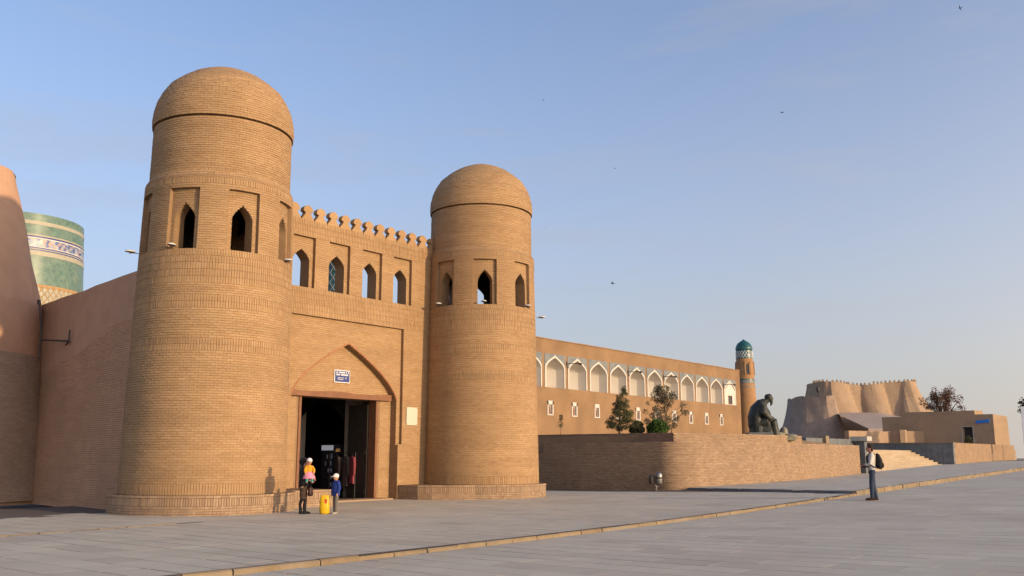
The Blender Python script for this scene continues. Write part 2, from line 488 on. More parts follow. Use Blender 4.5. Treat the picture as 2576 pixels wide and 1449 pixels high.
def mesh_np(name, V, F):
    me = bpy.data.meshes.new(name)
    V = np.asarray(V, np.float32); F = np.asarray(F, np.int32)
    k = F.shape[1]
    me.vertices.add(len(V)); me.vertices.foreach_set('co', V.ravel())
    me.loops.add(F.size); me.loops.foreach_set('vertex_index', F.ravel())
    me.polygons.add(len(F)); me.polygons.foreach_set('loop_start', np.arange(0, F.size, k, dtype=np.int32))
    me.polygons.foreach_set('loop_total', np.full(len(F), k, np.int32))
    me.polygons.foreach_set('use_smooth', np.zeros(len(F), bool))
    me.update(calc_edges=True)
    return me

COURSE, BLEN, GAP = 0.072, 0.215, 0.012
SOLD_W, SOLD_H = 0.078, 0.2

def radial(a):
    return (math.sin(a), -math.cos(a), 0.0), (math.cos(a), math.sin(a), 0.0)

def revolve_courses(B, c, rfun, z0, z1, a0, a1, holes=None, inset=0.0, course=None, mode='run', zslope=None):
    """courses between z0 and z1 on a round wall; holes(z) -> list of (angle, angle) to leave out"""
    ch = course or (SOLD_H if mode == 'soldier' else COURSE)
    n = max(1, round((z1 - z0) / ch))
    ch = (z1 - z0) / n
    for i in range(n):
        zm = z0 + (i + .5) * ch
        r = rfun(zm) - inset
        dr = (rfun(zm + .02) - rfun(zm - .02)) / .04
        unit = SOLD_W if mode == 'soldier' else BLEN
        nb = round((a1 - a0) * r / unit)
        da = (a1 - a0) / nb
        off = 0 if mode == 'soldier' else (.5 if i % 2 else 0.0)
        hl = holes(zm) if holes else []
        for k in range(nb + (1 if off else 0)):
            b0, b1 = a0 + (k - off) * da, a0 + (k + 1 - off) * da
            segs = [(max(b0, a0), min(b1, a1))]
            for h0, h1 in hl:
                nx = []
                for s0, s1 in segs:
                    if h1 <= s0 or h0 >= s1: nx.append((s0, s1)); continue
                    if h0 > s0: nx.append((s0, h0))
                    if h1 < s1: nx.append((h1, s1))
                segs = nx
            for s0, s1 in segs:
                wd = (s1 - s0) * r - GAP * (1.15 if mode == 'soldier' else .3)
                if wd < .03: continue
                am = (s0 + s1) / 2
                nr, tu = radial(am)
                ln = math.hypot(1, dr)
                V = (nr[0] * dr / ln, nr[1] * dr / ln, 1 / ln)
                W = (nr[0] / ln, nr[1] / ln, -dr / ln)
                B.add((c[0] + nr[0] * r, c[1] + nr[1] * r, zm), tu, V, W, wd, ch * ln - GAP)

def flat_courses(B, P, U, W, u0, u1, z0, z1, holes=None, mode='run', course=None, front=.012):
    """courses on a flat upright wall: P(u, z) -> point"""
    ch = course or (SOLD_H if mode == 'soldier' else COURSE)
    n = max(1, round((z1 - z0) / ch)); ch = (z1 - z0) / n
    for i in range(n):
        zm = z0 + (i + .5) * ch
        unit = SOLD_W if mode == 'soldier' else BLEN
        nb = max(1, round((u1 - u0) / unit)); du = (u1 - u0) / nb
        off = .5 if (i % 2 and mode != 'soldier') else 0.0
        hl = holes(zm) if holes else []
        for k in range(nb + (1 if off else 0)):
            segs = [(max(u0 + (k - off) * du, u0), min(u0 + (k + 1 - off) * du, u1))]
            for h0, h1 in hl:
                nx = []
                for s0, s1 in segs:
                    if h1 <= s0 or h0 >= s1: nx.append((s0, s1)); continue
                    if h0 > s0: nx.append((s0, h0))
                    if h1 < s1: nx.append((h1, s1))
                segs = nx
            for s0, s1 in segs:
                wd = s1 - s0 - GAP * (1.15 if mode == 'soldier' else .3)
                if wd < .03: continue
                B.add(P((s0 + s1) / 2, zm), U, (0, 0, 1), W, wd, ch - GAP, front)

def arch_half(z, w, zb, zs, za, p=1.6):
    if z < zb or z >= za: return 0.0
    if z <= zs: return w
    return w * (1 - ((z - zs) / (za - zs)) ** p)

def arch_outline(w, zb, zs, za, p=1.6, k=9):
    """right half from the sill to the apex"""
    pts = [(w, zb), (w, zs)]
    for i in range(1, k + 1):
        t = i / k
        pts.append((w * (1 - t ** p), zs + (za - zs) * t))
    return pts

# ================================================================== ground
def grid_sheet(s0, s1, n0, n1, ds, dn, dz, keep=None):
    ns, nn = max(1, round((s1 - s0) / ds)), max(1, round((n1 - n0) / dn))
    S, Nn = np.meshgrid(np.linspace(s0, s1, ns + 1), np.linspace(n0, n1, nn + 1), indexing='ij')
    X = L[0] + ES[0] * S + EN[0] * Nn; Y = L[1] + ES[1] * S + EN[1] * Nn
    V = np.stack([X, Y, gz(X) + dz], -1).reshape(-1, 3)
    F = [(i * (nn + 1) + j, i * (nn + 1) + j + 1, (i + 1) * (nn + 1) + j + 1, (i + 1) * (nn + 1) + j) for i in range(ns) for j in range(nn)]
    F = np.array(F)[:, ::-1]
    return V, F

KERB_N = 13.47
STRIP = [to_sn(7.85, 42.4), to_sn(12.72, 33.9)]
def strip_s(n):
    (s0, n0), (s1, n1) = STRIP
    return s0 + (s1 - s0) * (n - n0) / (n1 - n0)

ground = link('ground', mesh_np('ground', *grid_sheet(-400, 600, -600, 300, 20, 20, -0.32)), M['earth'])
tag(ground, 'dusty brown earth beneath and beyond the paved square', 'ground', kind='structure')
pavement = link('pavement', mesh_np('pavement', *grid_sheet(-32, 110, -6, KERB_N - .09, 2, 2, -0.014)), M['joint'])
tag(pavement, 'grey slab pavement between the brick gate and the ochre kerb', 'pavement', kind='structure')
road = link('road', mesh_np('road', *grid_sheet(-60, 130, KERB_N + .06, 60, 2, 2, -0.084)), M['joint'])
tag(road, 'grey slab roadway in front of the ochre kerb', 'road', kind='structure')

def make_slabs(parent, s0, s1, n0, n1, dz, skip, seed):
    B = Bricks()
    rg = np.random.default_rng(seed)
    ws, ln = 0.62, 1.02
    rows = int((s1 - s0) / ws)
    for i in range(rows):
        s = s0 + (i + .5) * ws
        off = rg.uniform(0, ln); jg = rg.uniform(.024, .052)
        k = int((n1 - n0) / ln) + 2
        for j in range(k):
            a, b = n0 + j * ln - off, n0 + (j + 1) * ln - off
            a, b = max(a, n0), min(b, n1)
            if b - a < .12: continue
            x, y = sn(s, (a + b) / 2)
            if y < 9 or y > 82 or abs(x) > .68 * y + 2: continue
            if skip and skip(s, (a + b) / 2): continue
            z = float(gz(x)) + dz
            sl = float(gz(x + .1) - gz(x - .1)) / .2
            u = Vector((ES[0], ES[1], sl * ES[0])).normalized()
            v = Vector((EN[0], EN[1], sl * EN[0])).normalized()
            w = u.cross(v)
            if w.z < 0: w = -w
            t1, t2 = rg.normal(0, .0004, 2)
            w = (w + u * t1 + v * t2).normalized()
            B.add((x, y, z + rg.normal(0, .0004)), u, v, w, ws - (jg if rg.random() < .45 else rg.uniform(.004, .03)), (b - a) - .004, 0.0, .02)
    B.build(parent, M['slab'], 'paving_slab', 300, jitter=0.0, rest='paving_slabs')

def under_building(s, n):
    return n < -1.2 or (math.hypot(s, n) < 2.5) or (math.hypot(s - 12.863, n) < 2.5) or (s > 19.9 and n < 4.0) or (s > strip_s(n) - .05)
make_slabs(pavement, -32, 20, -2, KERB_N - .09, 0.0, under_building, 3)
make_slabs(road, -40, 90, KERB_N + .09, 40, -.07, None, 4)

# raised stretch of pavement on the right, with a low riser whose shade is put into its dark colour
raised = MB()
RAISE = 0.09
pts_s = np.linspace(0, 95, 48)
for i in range(len(pts_s) - 1):
    for j in range(8):
        n_a, n_b = 4.9 + (KERB_N - .09 - 4.9) * j / 8, 4.9 + (KERB_N - .09 - 4.9) * (j + 1) / 8
        q = []
        for (ss, nn_) in ((pts_s[i], n_a), (pts_s[i], n_b), (pts_s[i + 1], n_b), (pts_s[i + 1], n_a)):
            x, y = sn(strip_s(nn_) + ss, nn_)
            q.append((x, y, float(gz(x)) + RAISE - .014))
        raised.quad(*q)
raised_o = raised.build('raised_pavement', M['joint'])
tag(raised_o, 'raised grey slab pavement leading to the stone steps', 'pavement', kind='structure')
make_slabs(raised_o, 17, 100, 4.9, KERB_N - .09, RAISE, lambda s, n: s < strip_s(n) + .3, 5)
riser = MB()
for j in range(10):
    n_a, n_b = 4.9 + (KERB_N - .1 - 4.9) * j / 10, 4.9 + (KERB_N - .1 - 4.9) * (j + 1) / 10
    q = []
    for nn_ in (n_a, n_b):
        x0, y0 = sn(strip_s(nn_) - .02, nn_); x1, y1 = sn(strip_s(nn_) + .34, nn_)
        q += [(x0, y0, float(gz(x0)) - .05), (x1, y1, float(gz(x1)) - .05), (x1, y1, float(gz(x1)) + RAISE + .003), (x0, y0, float(gz(x0)) + RAISE + .003)]
    riser.add(q, [(0, 3, 7, 4), (3, 2, 6, 7), (0, 1, 2, 3), (4, 7, 6, 5)])
riser_o = riser.build('step_edge', M['granite'])
tag(riser_o, 'low stone step edge coloured dark for its shade running from the brick terrace corner to the kerb', 'step', kind='structure')

def kerb_run(parent, pts_fn, t0, t1, length, wid, top, bottom, mt):
    """kerb stones one after the other; pts_fn(t) -> s, n"""
    n = int((t1 - t0) / length)
    protos = []
    for i in range(n):
        a, b = t0 + i * length + .006, t0 + (i + 1) * length - .006
        s_a, n_a = pts_fn(a); s_b, n_b = pts_fn(b)
        xa, ya = sn(s_a, n_a); xb, yb = sn(s_b, n_b)
        za, zb = float(gz(xa)), float(gz(xb))
        d = Vector((xb - xa, yb - ya, zb - za)); ln = d.length
        ex = d.normalized(); ey = Vector((-ex.y, ex.x, 0)).normalized(); ez = ex.cross(ey)
        if not protos:
            for q in range(3):
                h = top - bottom; c = .018 + .006 * q
                mb = MB()
                prof = [(-wid / 2, 0), (wid / 2, 0), (wid / 2, h - c), (wid / 2 - c, h), (-wid / 2 + c, h), (-wid / 2, h - c)]
                vs = [(-.5, p[0], p[1]) for p in prof] + [(.5, p[0], p[1]) for p in prof]
                mb.add(vs, [(5, 4, 3, 2, 1, 0), (6, 7, 8, 9, 10, 11)] + [(k, (k + 1) % 6, 6 + (k + 1) % 6, 6 + k) for k in range(6)])
                me = mb.mesh('kerb_stone'); me.materials.append(mt); protos.append(me)
        o = bpy.data.objects.new('kerb_stone', protos[i % 3]); COL.objects.link(o)
        o.parent = parent
        zc = (za + zb) / 2 + bottom + random.gauss(0, .006)
        j = Vector((random.gauss(0, .009), random.gauss(0, .009), 0))
        o.matrix_basis = Matrix(((ex.x * ln, ey.x, ez.x, (xa + xb) / 2 + j.x), (ex.y * ln, ey.y, ez.y, (ya + yb) / 2 + j.y), (ex.z * ln, ey.z, ez.z, zc), (0, 0, 0, 1)))

def kerb_base(name, pts_fn, t0, t1, wid, top, bottom, mt):
    mb = MB()
    ts = np.linspace(t0, t1, 60)
    for a, b in zip(ts[:-1], ts[1:]):
        q = []
        for t in (a, b):
            s_, n_ = pts_fn(t)
            for w_ in (-wid / 2, wid / 2):
                x, y = sn(s_, n_ + w_); q.append((x, y, float(gz(x)) + top))
        mb.quad(q[0], q[1], q[3], q[2])
    return mb.build(name, mt)

kf = lambda t: (t, KERB_N)
kerb = kerb_base('kerb', kf, -30, 92, .15, .01, 0, M['joint'])
tag(kerb, 'long ochre stone kerb running diagonally across the square', 'kerb', kind='structure')
kerb_run(kerb, kf, strip_s(KERB_N) - 48.0, strip_s(KERB_N) + .001, .8, .17, .008, -.15, M['kerb'])
kerb_run(kerb, kf, strip_s(KERB_N), 92, .8, .17, RAISE + .008, -.15, M['kerb'])
lk0, lk1 = to_sn(-12.2, 16.6), to_sn(-7.71, 23.82)
lkl = math.hypot(lk1[0] - lk0[0], lk1[1] - lk0[1])
lf = lambda t: (lk0[0] + (lk1[0] - lk0[0]) * t / lkl, lk0[1] + (lk1[1] - lk0[1]) * t / lkl)
kerb2 = kerb_base('kerb_strip', lf, 0, lkl, .12, .006, 0, M['joint'])
tag(kerb2, 'short low ochre kerb in front of the left gate tower', 'kerb', kind='structure')
kerb_run(kerb2, lf, 0, lkl, .7, .12, .022, -.1, M['kerb'])

# ================================================================== gate towers
Z_STEP, Z_SILL, Z_PTOP, Z_LEDGE, Z_RING, Z_APEX = 0.55, 7.60, 9.46, 9.86, 11.80, 14.19
WIN = dict(zb=7.62, zs=8.60, za=9.03)
A_PANEL, A_ARCH = R(12.0), R(8.4)

def shaft_r(z):
    return 2.43 - (2.43 - 2.25) * min(max(z, 0), 9.9) / 9.9

DOME = [(2.185, 11.80), (2.20, 12.0), (2.175, 12.3), (2.10, 12.62), (1.97, 12.92), (1.78, 13.22), (1.48, 13.48), (1.17, 13.70), (0.85, 13.86), (0.54, 13.98), (0.27, 14.06), (0.10, 14.10), (0.0, 14.12)]

def tower(cx, cy, az0, label, left, band2, vis):
    root = empty('gate_tower', (cx, cy, 0))
    tag(root, label, 'tower', 'domed towers flanking the brick gate')
    c = (cx, cy)
    rin = 1.72
    # smooth mortar core behind the bricks
    core = MB(); inner = MB()
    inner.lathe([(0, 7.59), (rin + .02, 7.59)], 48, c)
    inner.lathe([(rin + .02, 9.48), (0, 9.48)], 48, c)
    core.lathe([(shaft_r(z), z) for z in np.linspace(-.1, Z_SILL, 24)], 120, c)
    core.lathe([(shaft_r(z), z) for z in (Z_PTOP, Z_LEDGE)] + [(2.145, 10.0), (2.14, 10.05), (2.125, 11.74), (2.06, 11.745), (2.06, 11.80), (2.17, 11.802)], 120, c)
    core.lathe([(r - .012, z) for r, z in DOME], 120, c)
    def MP(a, z, d):
        r = shaft_r(z) - d
        n_, _ = radial(a)
        return (cx + n_[0] * r, cy + n_[1] * r, z)
    zl = sorted(set([Z_SILL, WIN['zb'], WIN['zs'], WIN['za'], Z_PTOP] + [WIN['zs'] + (WIN['za'] - WIN['zs']) * k / 8 for k in range(9)] + [7.9, 8.2]))
    for k in range(8):
        ac = az0 + k * math.pi / 4
        for (u0, u1) in ((A_PANEL, math.pi / 8), (-math.pi / 8, -A_PANEL)):
            m_ = 5
            for z0, z1 in ((Z_SILL, 8.5), (8.5, Z_PTOP)):
                for q in range(m_):
                    a, b = ac + u0 + (u1 - u0) * q / m_, ac + u0 + (u1 - u0) * (q + 1) / m_
                    core.quad(MP(a, z0, 0), MP(b, z0, 0), MP(b, z1, 0), MP(a, z1, 0))
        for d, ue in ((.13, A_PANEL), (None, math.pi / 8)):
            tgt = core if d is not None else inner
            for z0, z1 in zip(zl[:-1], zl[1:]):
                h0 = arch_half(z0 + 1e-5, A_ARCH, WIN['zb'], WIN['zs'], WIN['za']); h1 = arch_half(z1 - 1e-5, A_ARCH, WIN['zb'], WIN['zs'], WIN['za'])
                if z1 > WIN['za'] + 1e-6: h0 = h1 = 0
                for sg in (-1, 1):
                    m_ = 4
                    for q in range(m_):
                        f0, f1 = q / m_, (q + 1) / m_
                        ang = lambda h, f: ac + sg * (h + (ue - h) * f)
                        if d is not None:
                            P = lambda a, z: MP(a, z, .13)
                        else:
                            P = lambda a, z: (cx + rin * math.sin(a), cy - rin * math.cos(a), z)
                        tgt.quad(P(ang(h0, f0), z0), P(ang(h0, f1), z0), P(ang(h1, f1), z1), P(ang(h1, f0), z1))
        # panel reveals
        for a in (ac - A_PANEL, ac + A_PANEL):
            core.quad(MP(a, Z_SILL, 0), MP(a, Z_PTOP, 0), MP(a, Z_PTOP, .13), MP(a, Z_SILL, .13))
        for z in (Z_SILL, Z_PTOP):
            for q in range(6):
                a, b = ac - A_PANEL + A_PANEL * q / 3, ac - A_PANEL + A_PANEL * (q + 1) / 3
                core.quad(MP(a, z, 0), MP(b, z, 0), MP(b, z, .13), MP(a, z, .13))
        # arch reveals through the wall
        out = arch_outline(A_ARCH, WIN['zb'], WIN['zs'], WIN['za'])
        loop = [(-u, z) for u, z in out] + [(u, z) for u, z in reversed(out[:-1])]
        for (u0, z0), (u1, z1) in zip(loop, loop[1:] + loop[:1]):
            Q = lambda u, z: (cx + rin * math.sin(ac + u), cy - rin * math.cos(ac + u), z)
            core.quad(MP(ac + u0, z0, .13), MP(ac + u1, z1, .13), Q(u1, z1), Q(u0, z0))
    o = core.build('wall_core', M['mortar'], root, world=True)
    inner.build('inner_wall', M['dark'], root, world=True)  # shade behind the windows painted as a near-black wall
    auto_smooth(o, 30)
    # bricks on the side that can be seen
    B = Bricks()
    vc = math.atan2(-cx, cy)
    a0, a1 = vc - R(125), vc + R(125)
    def panels(z):
        return [(az0 + k * math.pi / 4 - A_PANEL + q * 2 * math.pi, az0 + k * math.pi / 4 + A_PANEL + q * 2 * math.pi) for k in range(8) for q in (-1, 0, 1)]
    b2a, b2b = band2
    revolve_courses(B, c, shaft_r, Z_STEP, .86, a0, a1, mode='soldier', course=.31)
    revolve_courses(B, c, shaft_r, .86, 4.60, a0, a1)
    revolve_courses(B, c, shaft_r, 4.60, 4.97, a0, a1, mode='soldier', course=.185)
    revolve_courses(B, c, shaft_r, 4.97, b2a, a0, a1)
    revolve_courses(B, c, shaft_r, b2a, b2b, a0, a1, mode='soldier', course=.19)
    revolve_courses(B, c, shaft_r, b2b, 6.58, a0, a1)
    revolve_courses(B, c, shaft_r, 6.58, Z_SILL, a0, a1, mode='soldier', course=.204)
    revolve_courses(B, c, shaft_r, Z_SILL, Z_PTOP, a0, a1, holes=panels)
    revolve_courses(B, c, shaft_r, Z_PTOP, 9.60, a0, a1)
    revolve_courses(B, c, shaft_r, 9.60, 9.80, a0, a1, mode='soldier')
    revolve_courses(B, c, lambda z: 2.255 - (z - 9.8) * .48, 9.80, 10.03, a0, a1)
    up = lambda z: 2.14 - .015 * (z - 10.03) / 1.7
    revolve_courses(B, c, up, 10.03, 10.11, a0, a1, mode='soldier', course=.075)
    revolve_courses(B, c, up, 10.11, 11.74, a0, a1)
    for k in range(8):
        ac = az0 + k * math.pi / 4
        rel = (ac - vc + math.pi) % (2 * math.pi) - math.pi
        if abs(rel) > R(118): continue
        def ho(z, ac=ac):
            h = arch_half(z, A_ARCH, WIN['zb'] - .02, WIN['zs'], WIN['za'])
            return [(ac - h, ac + h)] if h > 0 else []
        revolve_courses(B, c, shaft_r, Z_SILL, Z_PTOP, ac - A_PANEL, ac + A_PANEL, holes=ho, inset=.13)
    # dome rings
    zz = np.array([z for r, z in DOME]); rr = np.array([r for r, z in DOME])
    arc = np.concatenate([[0], np.cumsum(np.hypot(np.diff(rr), np.diff(zz)))])
    nr_ = round(arc[-1] / COURSE)
    for i in range(nr_ - 2):
        t = (i + .5) * arc[-1] / nr_
        r, z = float(np.interp(t, arc, rr)), float(np.interp(t, arc, zz))
        r2, z2 = float(np.interp(t + .03, arc, rr)), float(np.interp(t + .03, arc, zz))
        r1, z1 = float(np.interp(t - .03, arc, rr)), float(np.interp(t - .03, arc, zz))
        tr, tz = r2 - r1, z2 - z1; ln = math.hypot(tr, tz); tr /= ln; tz /= ln
        full = r < 1.5
        b0, b1 = (0, 2 * math.pi) if full else (a0, a1)
        nb = max(8, round((b1 - b0) * r / BLEN)); da = (b1 - b0) / nb
        for k in range(nb):
            a = b0 + (k + .5 + .5 * (i % 2)) * da
            n_, tu = radial(a)
            B.add((cx + n_[0] * (r - .012), cy + n_[1] * (r - .012), z), tu, (n_[0] * tr, n_[1] * tr, tz), (n_[0] * tz, n_[1] * tz, -tr), r * da - GAP * .3, arc[-1] / nr_ - GAP * .8, .012, .03)
    B.build(root, M['brick'], 'brick', 300, vis)
    # plinth: a low round step of old brick
    pl = MB()
    if left:
        outline = [sn(*p) for p in ((-2.2, -1.2), (4.25, -1.2), (4.25, 1.0))]
    else:
        outline = [sn(*p) for p in ((9.2 , -1.2), (15.2, -1.2))]
    # outline in facade coordinates, counter-clockwise seen from above
    s_c = 0.0 if left else 12.863
    PR = 2.70
    ring = []
    if left:
        t0, t1 = math.asin(1.0 / PR), math.pi + R(20)
        ring = [(s_c + PR * math.cos(t), PR * math.sin(t)) for t in np.linspace(t0, t1, 40)]
        poly = [(4.25, 1.0)] + ring + [(-2.0, -1.2), (4.25, -1.2)]
    else:
        t0, t1 = -R(25), R(143)
        ring = [(s_c + PR * math.cos(t), PR * math.sin(t)) for t in np.linspace(t0, t1, 40)]
        poly = ring + [(10.33, 1.38), (9.9, 1.0), (9.5, .5), (9.26, 0.0), (9.2, -.6), (9.2, -1.2), (14.8, -1.2)]
    pw = [sn(*p) for p in poly]
    ar = sum(pw[i][0] * pw[(i + 1) % len(pw)][1] - pw[(i + 1) % len(pw)][0] * pw[i][1] for i in range(len(pw)))
    if ar < 0: pw = pw[::-1]
    pl.prism(pw, -.15, Z_STEP - .012)
    plo = pl.build('plinth', M['oldmortar'], root, world=True)
    B2 = Bricks()
    path = pw + [pw[0]]
    n_all = 0
    for (x0, y0), (x1, y1) in zip(path[:-1], path[1:]):
        ln = math.hypot(x1 - x0, y1 - y0)
        if ln < .02: continue
        u = Vector((x1 - x0, y1 - y0, 0)) / ln; w = Vector((u.y, -u.x, 0))
        mx, my = (x0 + x1) / 2, (y0 + y1) / 2
        if w.x * (0 - mx) + w.y * (0 - my) < -4: continue
        zb = 0.0
        P = lambda uu, z: (x0 + u.x * uu, y0 + u.y * uu, z)
        flat_courses(B2, P, u, w, 0, ln, zb - .03, .25, front=.014)
        flat_courses(B2, P, u, w, 0, ln, .25, .47, mode='soldier', course=.22, front=.014)
        flat_courses(B2, P, u, w, 0, ln, .47, .545, front=.03)
    B2.build(plo, M['oldbrick'], 'brick', 150, None, rest='plinth_brickwork')
    return root

tower(L[0], L[1], R(-9.0), 'larger near domed brick tower left of the gate opening', True, (5.85, 6.24), lambda px, py, C: (px < 740) & (py < 1240))
tower(RT[0], RT[1], R(6.0), 'smaller-looking far domed brick tower right of the gate opening', False, (5.64, 6.02), lambda px, py, C: (px > 1075) & (py < 1215))

# ================================================================== gate wall
G_N = -1.0
gx, gy = sn(6.5, G_N)
gate = empty('gate_wall', (gx, gy, 0))
tag(gate, 'crenellated brick gate wall with arched portal between the two domed towers', 'gate')
def GP(s, z, d=0.0):
    x, y = sn(s, G_N - d)
    return (x, y, z)
S0, S1, ZTOP = 1.2, 11.7, 10.09
PANELS = [(3.72, 4.73), (5.38, 6.40), (7.04, 8.05), (8.68, 9.70)]
PORT = (3.78, 9.32, 2.05, 6.60)
ARC_C, ARC_W, ARC_S, ARC_A = 6.57, 2.55, 3.70, 5.76
DOOR = (4.60, 8.40, 3.74)
UW, UZB, UZS, UZA = 0.37, 7.62, 8.62, 9.01
UC = [4.20, 5.86, 7.51, 9.16]
D1, D2, DB = .13, .42, .62

def arch_p(z):
    return arch_half(z, ARC_W, -1, ARC_S, ARC_A, 1.6)

def front_holes(z):
    if z < PORT[2]: return [(ARC_C - ARC_W, ARC_C + ARC_W)]
    if z < PORT[3]: return [PORT[:2]]
    if Z_SILL < z < Z_PTOP: return list(PANELS)
    return []

def complement(u0, u1, holes):
    out = []; a = u0
    for h0, h1 in sorted(holes):
        if h0 > a: out.append((a, min(h0, u1)))
        a = max(a, h1)
    if a < u1: out.append((a, u1))
    return out

gw = MB()
def layer(mb, u0, u1, zs, holes, d, PF=GP):
    for z0, z1 in zip(zs[:-1], zs[1:]):
        A_ = complement(u0, u1, holes(z0 + 1e-5)); B_ = complement(u0, u1, holes(z1 - 1e-5))
        if len(A_) != len(B_): A_ = B_ if len(B_) > len(A_) else A_; B_ = A_
        for (a0, a1), (b0, b1) in zip(A_, B_):
            mb.quad(PF(a0, z0, d), PF(a1, z0, d), PF(b1, z1, d), PF(b0, z1, d))
zs = [-.1, PORT[2], PORT[3], Z_SILL, Z_PTOP, ZTOP]
layer(gw, S0, S1, zs, front_holes, 0)
zs = [PORT[2], ARC_S] + [ARC_S + (ARC_A - ARC_S) * k / 16 for k in range(1, 17)] + [PORT[3]]
layer(gw, PORT[0], PORT[1], zs, lambda z: [(ARC_C - arch_p(z), ARC_C + arch_p(z))] if arch_p(z) > 1e-4 else [], D1)
layer(gw, ARC_C - ARC_W - .05, ARC_C + ARC_W + .05, [-.1, DOOR[2], 6.0], lambda z: [(DOOR[0], DOOR[1])] if z < DOOR[2] else [], D2)
for k, (p0, p1) in enumerate(PANELS):
    uc = UC[k]
    zs = [Z_SILL, UZB, UZS] + [UZS + (UZA - UZS) * q / 8 for q in range(1, 9)] + [Z_PTOP]
    hf = lambda z, uc=uc: [(uc - arch_half(z, UW, UZB, UZS, UZA), uc + arch_half(z, UW, UZB, UZS, UZA))] if arch_half(z, UW, UZB, UZS, UZA) > 1e-4 else []
    layer(gw, p0, p1, zs, hf, D1)
    for s_ in (p0, p1):
        gw.quad(GP(s_, Z_SILL), GP(s_, Z_PTOP), GP(s_, Z_PTOP, D1), GP(s_, Z_SILL, D1))
    for z in (Z_SILL, Z_PTOP):
        gw.quad(GP(p0, z), GP(p1, z), GP(p1, z, D1), GP(p0, z, D1))
    out = arch_outline(UW, UZB, UZS, UZA)
    loop = [(uc - u, z) for u, z in out] + [(uc + u, z) for u, z in reversed(out[:-1])]
    for (u0, z0), (u1, z1) in zip(loop, loop[1:] + loop[:1]):
        gw.quad(GP(u0, z0, D1), GP(u1, z1, D1), GP(u1, z1, DB), GP(u0, z0, DB))
# back face with the same four openings, top
layer(gw, S0, S1, [4.3, UZB, UZS] + [UZS + (UZA - UZS) * q / 8 for q in range(1, 9)] + [ZTOP],
      lambda z: [(uc - arch_half(z, UW, UZB, UZS, UZA), uc + arch_half(z, UW, UZB, UZS, UZA)) for uc in UC if arch_half(z, UW, UZB, UZS, UZA) > 1e-4], DB)
gw.quad(GP(S0, ZTOP), GP(S1, ZTOP), GP(S1, ZTOP, DB), GP(S0, ZTOP, DB))
# portal reveals
for s_ in PORT[:2]:
    gw.quad(GP(s_, PORT[2]), GP(s_, PORT[3]), GP(s_, PORT[3], D1), GP(s_, PORT[2], D1))
gw.quad(GP(PORT[0], PORT[3]), GP(PORT[1], PORT[3]), GP(PORT[1], PORT[3], D1), GP(PORT[0], PORT[3], D1))
for s_a, s_b in ((PORT[0], ARC_C - ARC_W), (ARC_C + ARC_W, PORT[1])):
    gw.quad(GP(s_a, PORT[2]), GP(s_b, PORT[2]), GP(s_b, PORT[2], D1), GP(s_a, PORT[2], D1))
out = [(ARC_W, -.1), (ARC_W, PORT[2])] + [(ARC_W, ARC_S)] + [(ARC_W * (1 - (k / 20) ** 1.6), ARC_S + (ARC_A - ARC_S) * k / 20) for k in range(1, 21)]
for sg in (-1, 1):
    for (u0, z0), (u1, z1) in zip(out[:-1], out[1:]):
        df = 0.0 if z1 <= PORT[2] + 1e-6 else D1
        gw.quad(GP(ARC_C + sg * u0, z0, df), GP(ARC_C + sg * u1, z1, df), GP(ARC_C + sg * u1, z1, D2), GP(ARC_C + sg * u0, z0, D2))
for s_ in DOOR[:2]:
    gw.quad(GP(s_, -.1, D2), GP(s_, DOOR[2], D2), GP(s_, DOOR[2], D2 + .5), GP(s_, -.1, D2 + .5))
gw.quad(GP(DOOR[0], DOOR[2], D2), GP(DOOR[1], DOOR[2], D2), GP(DOOR[1], DOOR[2], D2 + .5), GP(DOOR[0], DOOR[2], D2 + .5))
gw.build('wall_core', M['mortar'], gate, world=True)
B = Bricks()
U3, W3 = (ES[0], ES[1], 0), (EN[0], EN[1], 0)
PG = lambda d: (lambda u, z: GP(u, z, d))
flat_courses(B, PG(0), U3, W3, S0, S1, .0, 6.6, front_holes)
flat_courses(B, PG(0), U3, W3, S0, S1, 6.6, Z_SILL, mode='soldier', course=.2)
flat_courses(B, PG(0), U3, W3, S0, S1, Z_SILL, Z_PTOP, front_holes)
flat_courses(B, PG(0), U3, W3, S0, S1, Z_PTOP, ZTOP, mode='soldier', course=.21)
flat_courses(B, PG(D1), U3, W3, PORT[0], PORT[1], PORT[2], PORT[3], lambda z: [(ARC_C - arch_p(z), ARC_C + arch_p(z))] if arch_p(z) > 0 else [])
flat_courses(B, PG(D2), U3, W3, ARC_C - ARC_W, ARC_C + ARC_W, 0, 5.8, lambda z: ([(DOOR[0] - .12, DOOR[1] + .12)] if z < DOOR[2] + .2 else []) + [(ARC_C - 3, ARC_C - arch_p(z)), (ARC_C + arch_p(z), ARC_C + 3)])
for k, (p0, p1) in enumerate(PANELS):
    uc = UC[k]
    flat_courses(B, PG(D1), U3, W3, p0, p1, Z_SILL, Z_PTOP, lambda z, uc=uc: [(uc - arch_half(z, UW, UZB - .02, UZS, UZA), uc + arch_half(z, UW, UZB - .02, UZS, UZA))] if arch_half(z, UW, UZB - .02, UZS, UZA) > 0 else [])
B.build(gate, M['brick'], 'brick', 300, lambda px, py, C: (px > 745) & (px < 1070))

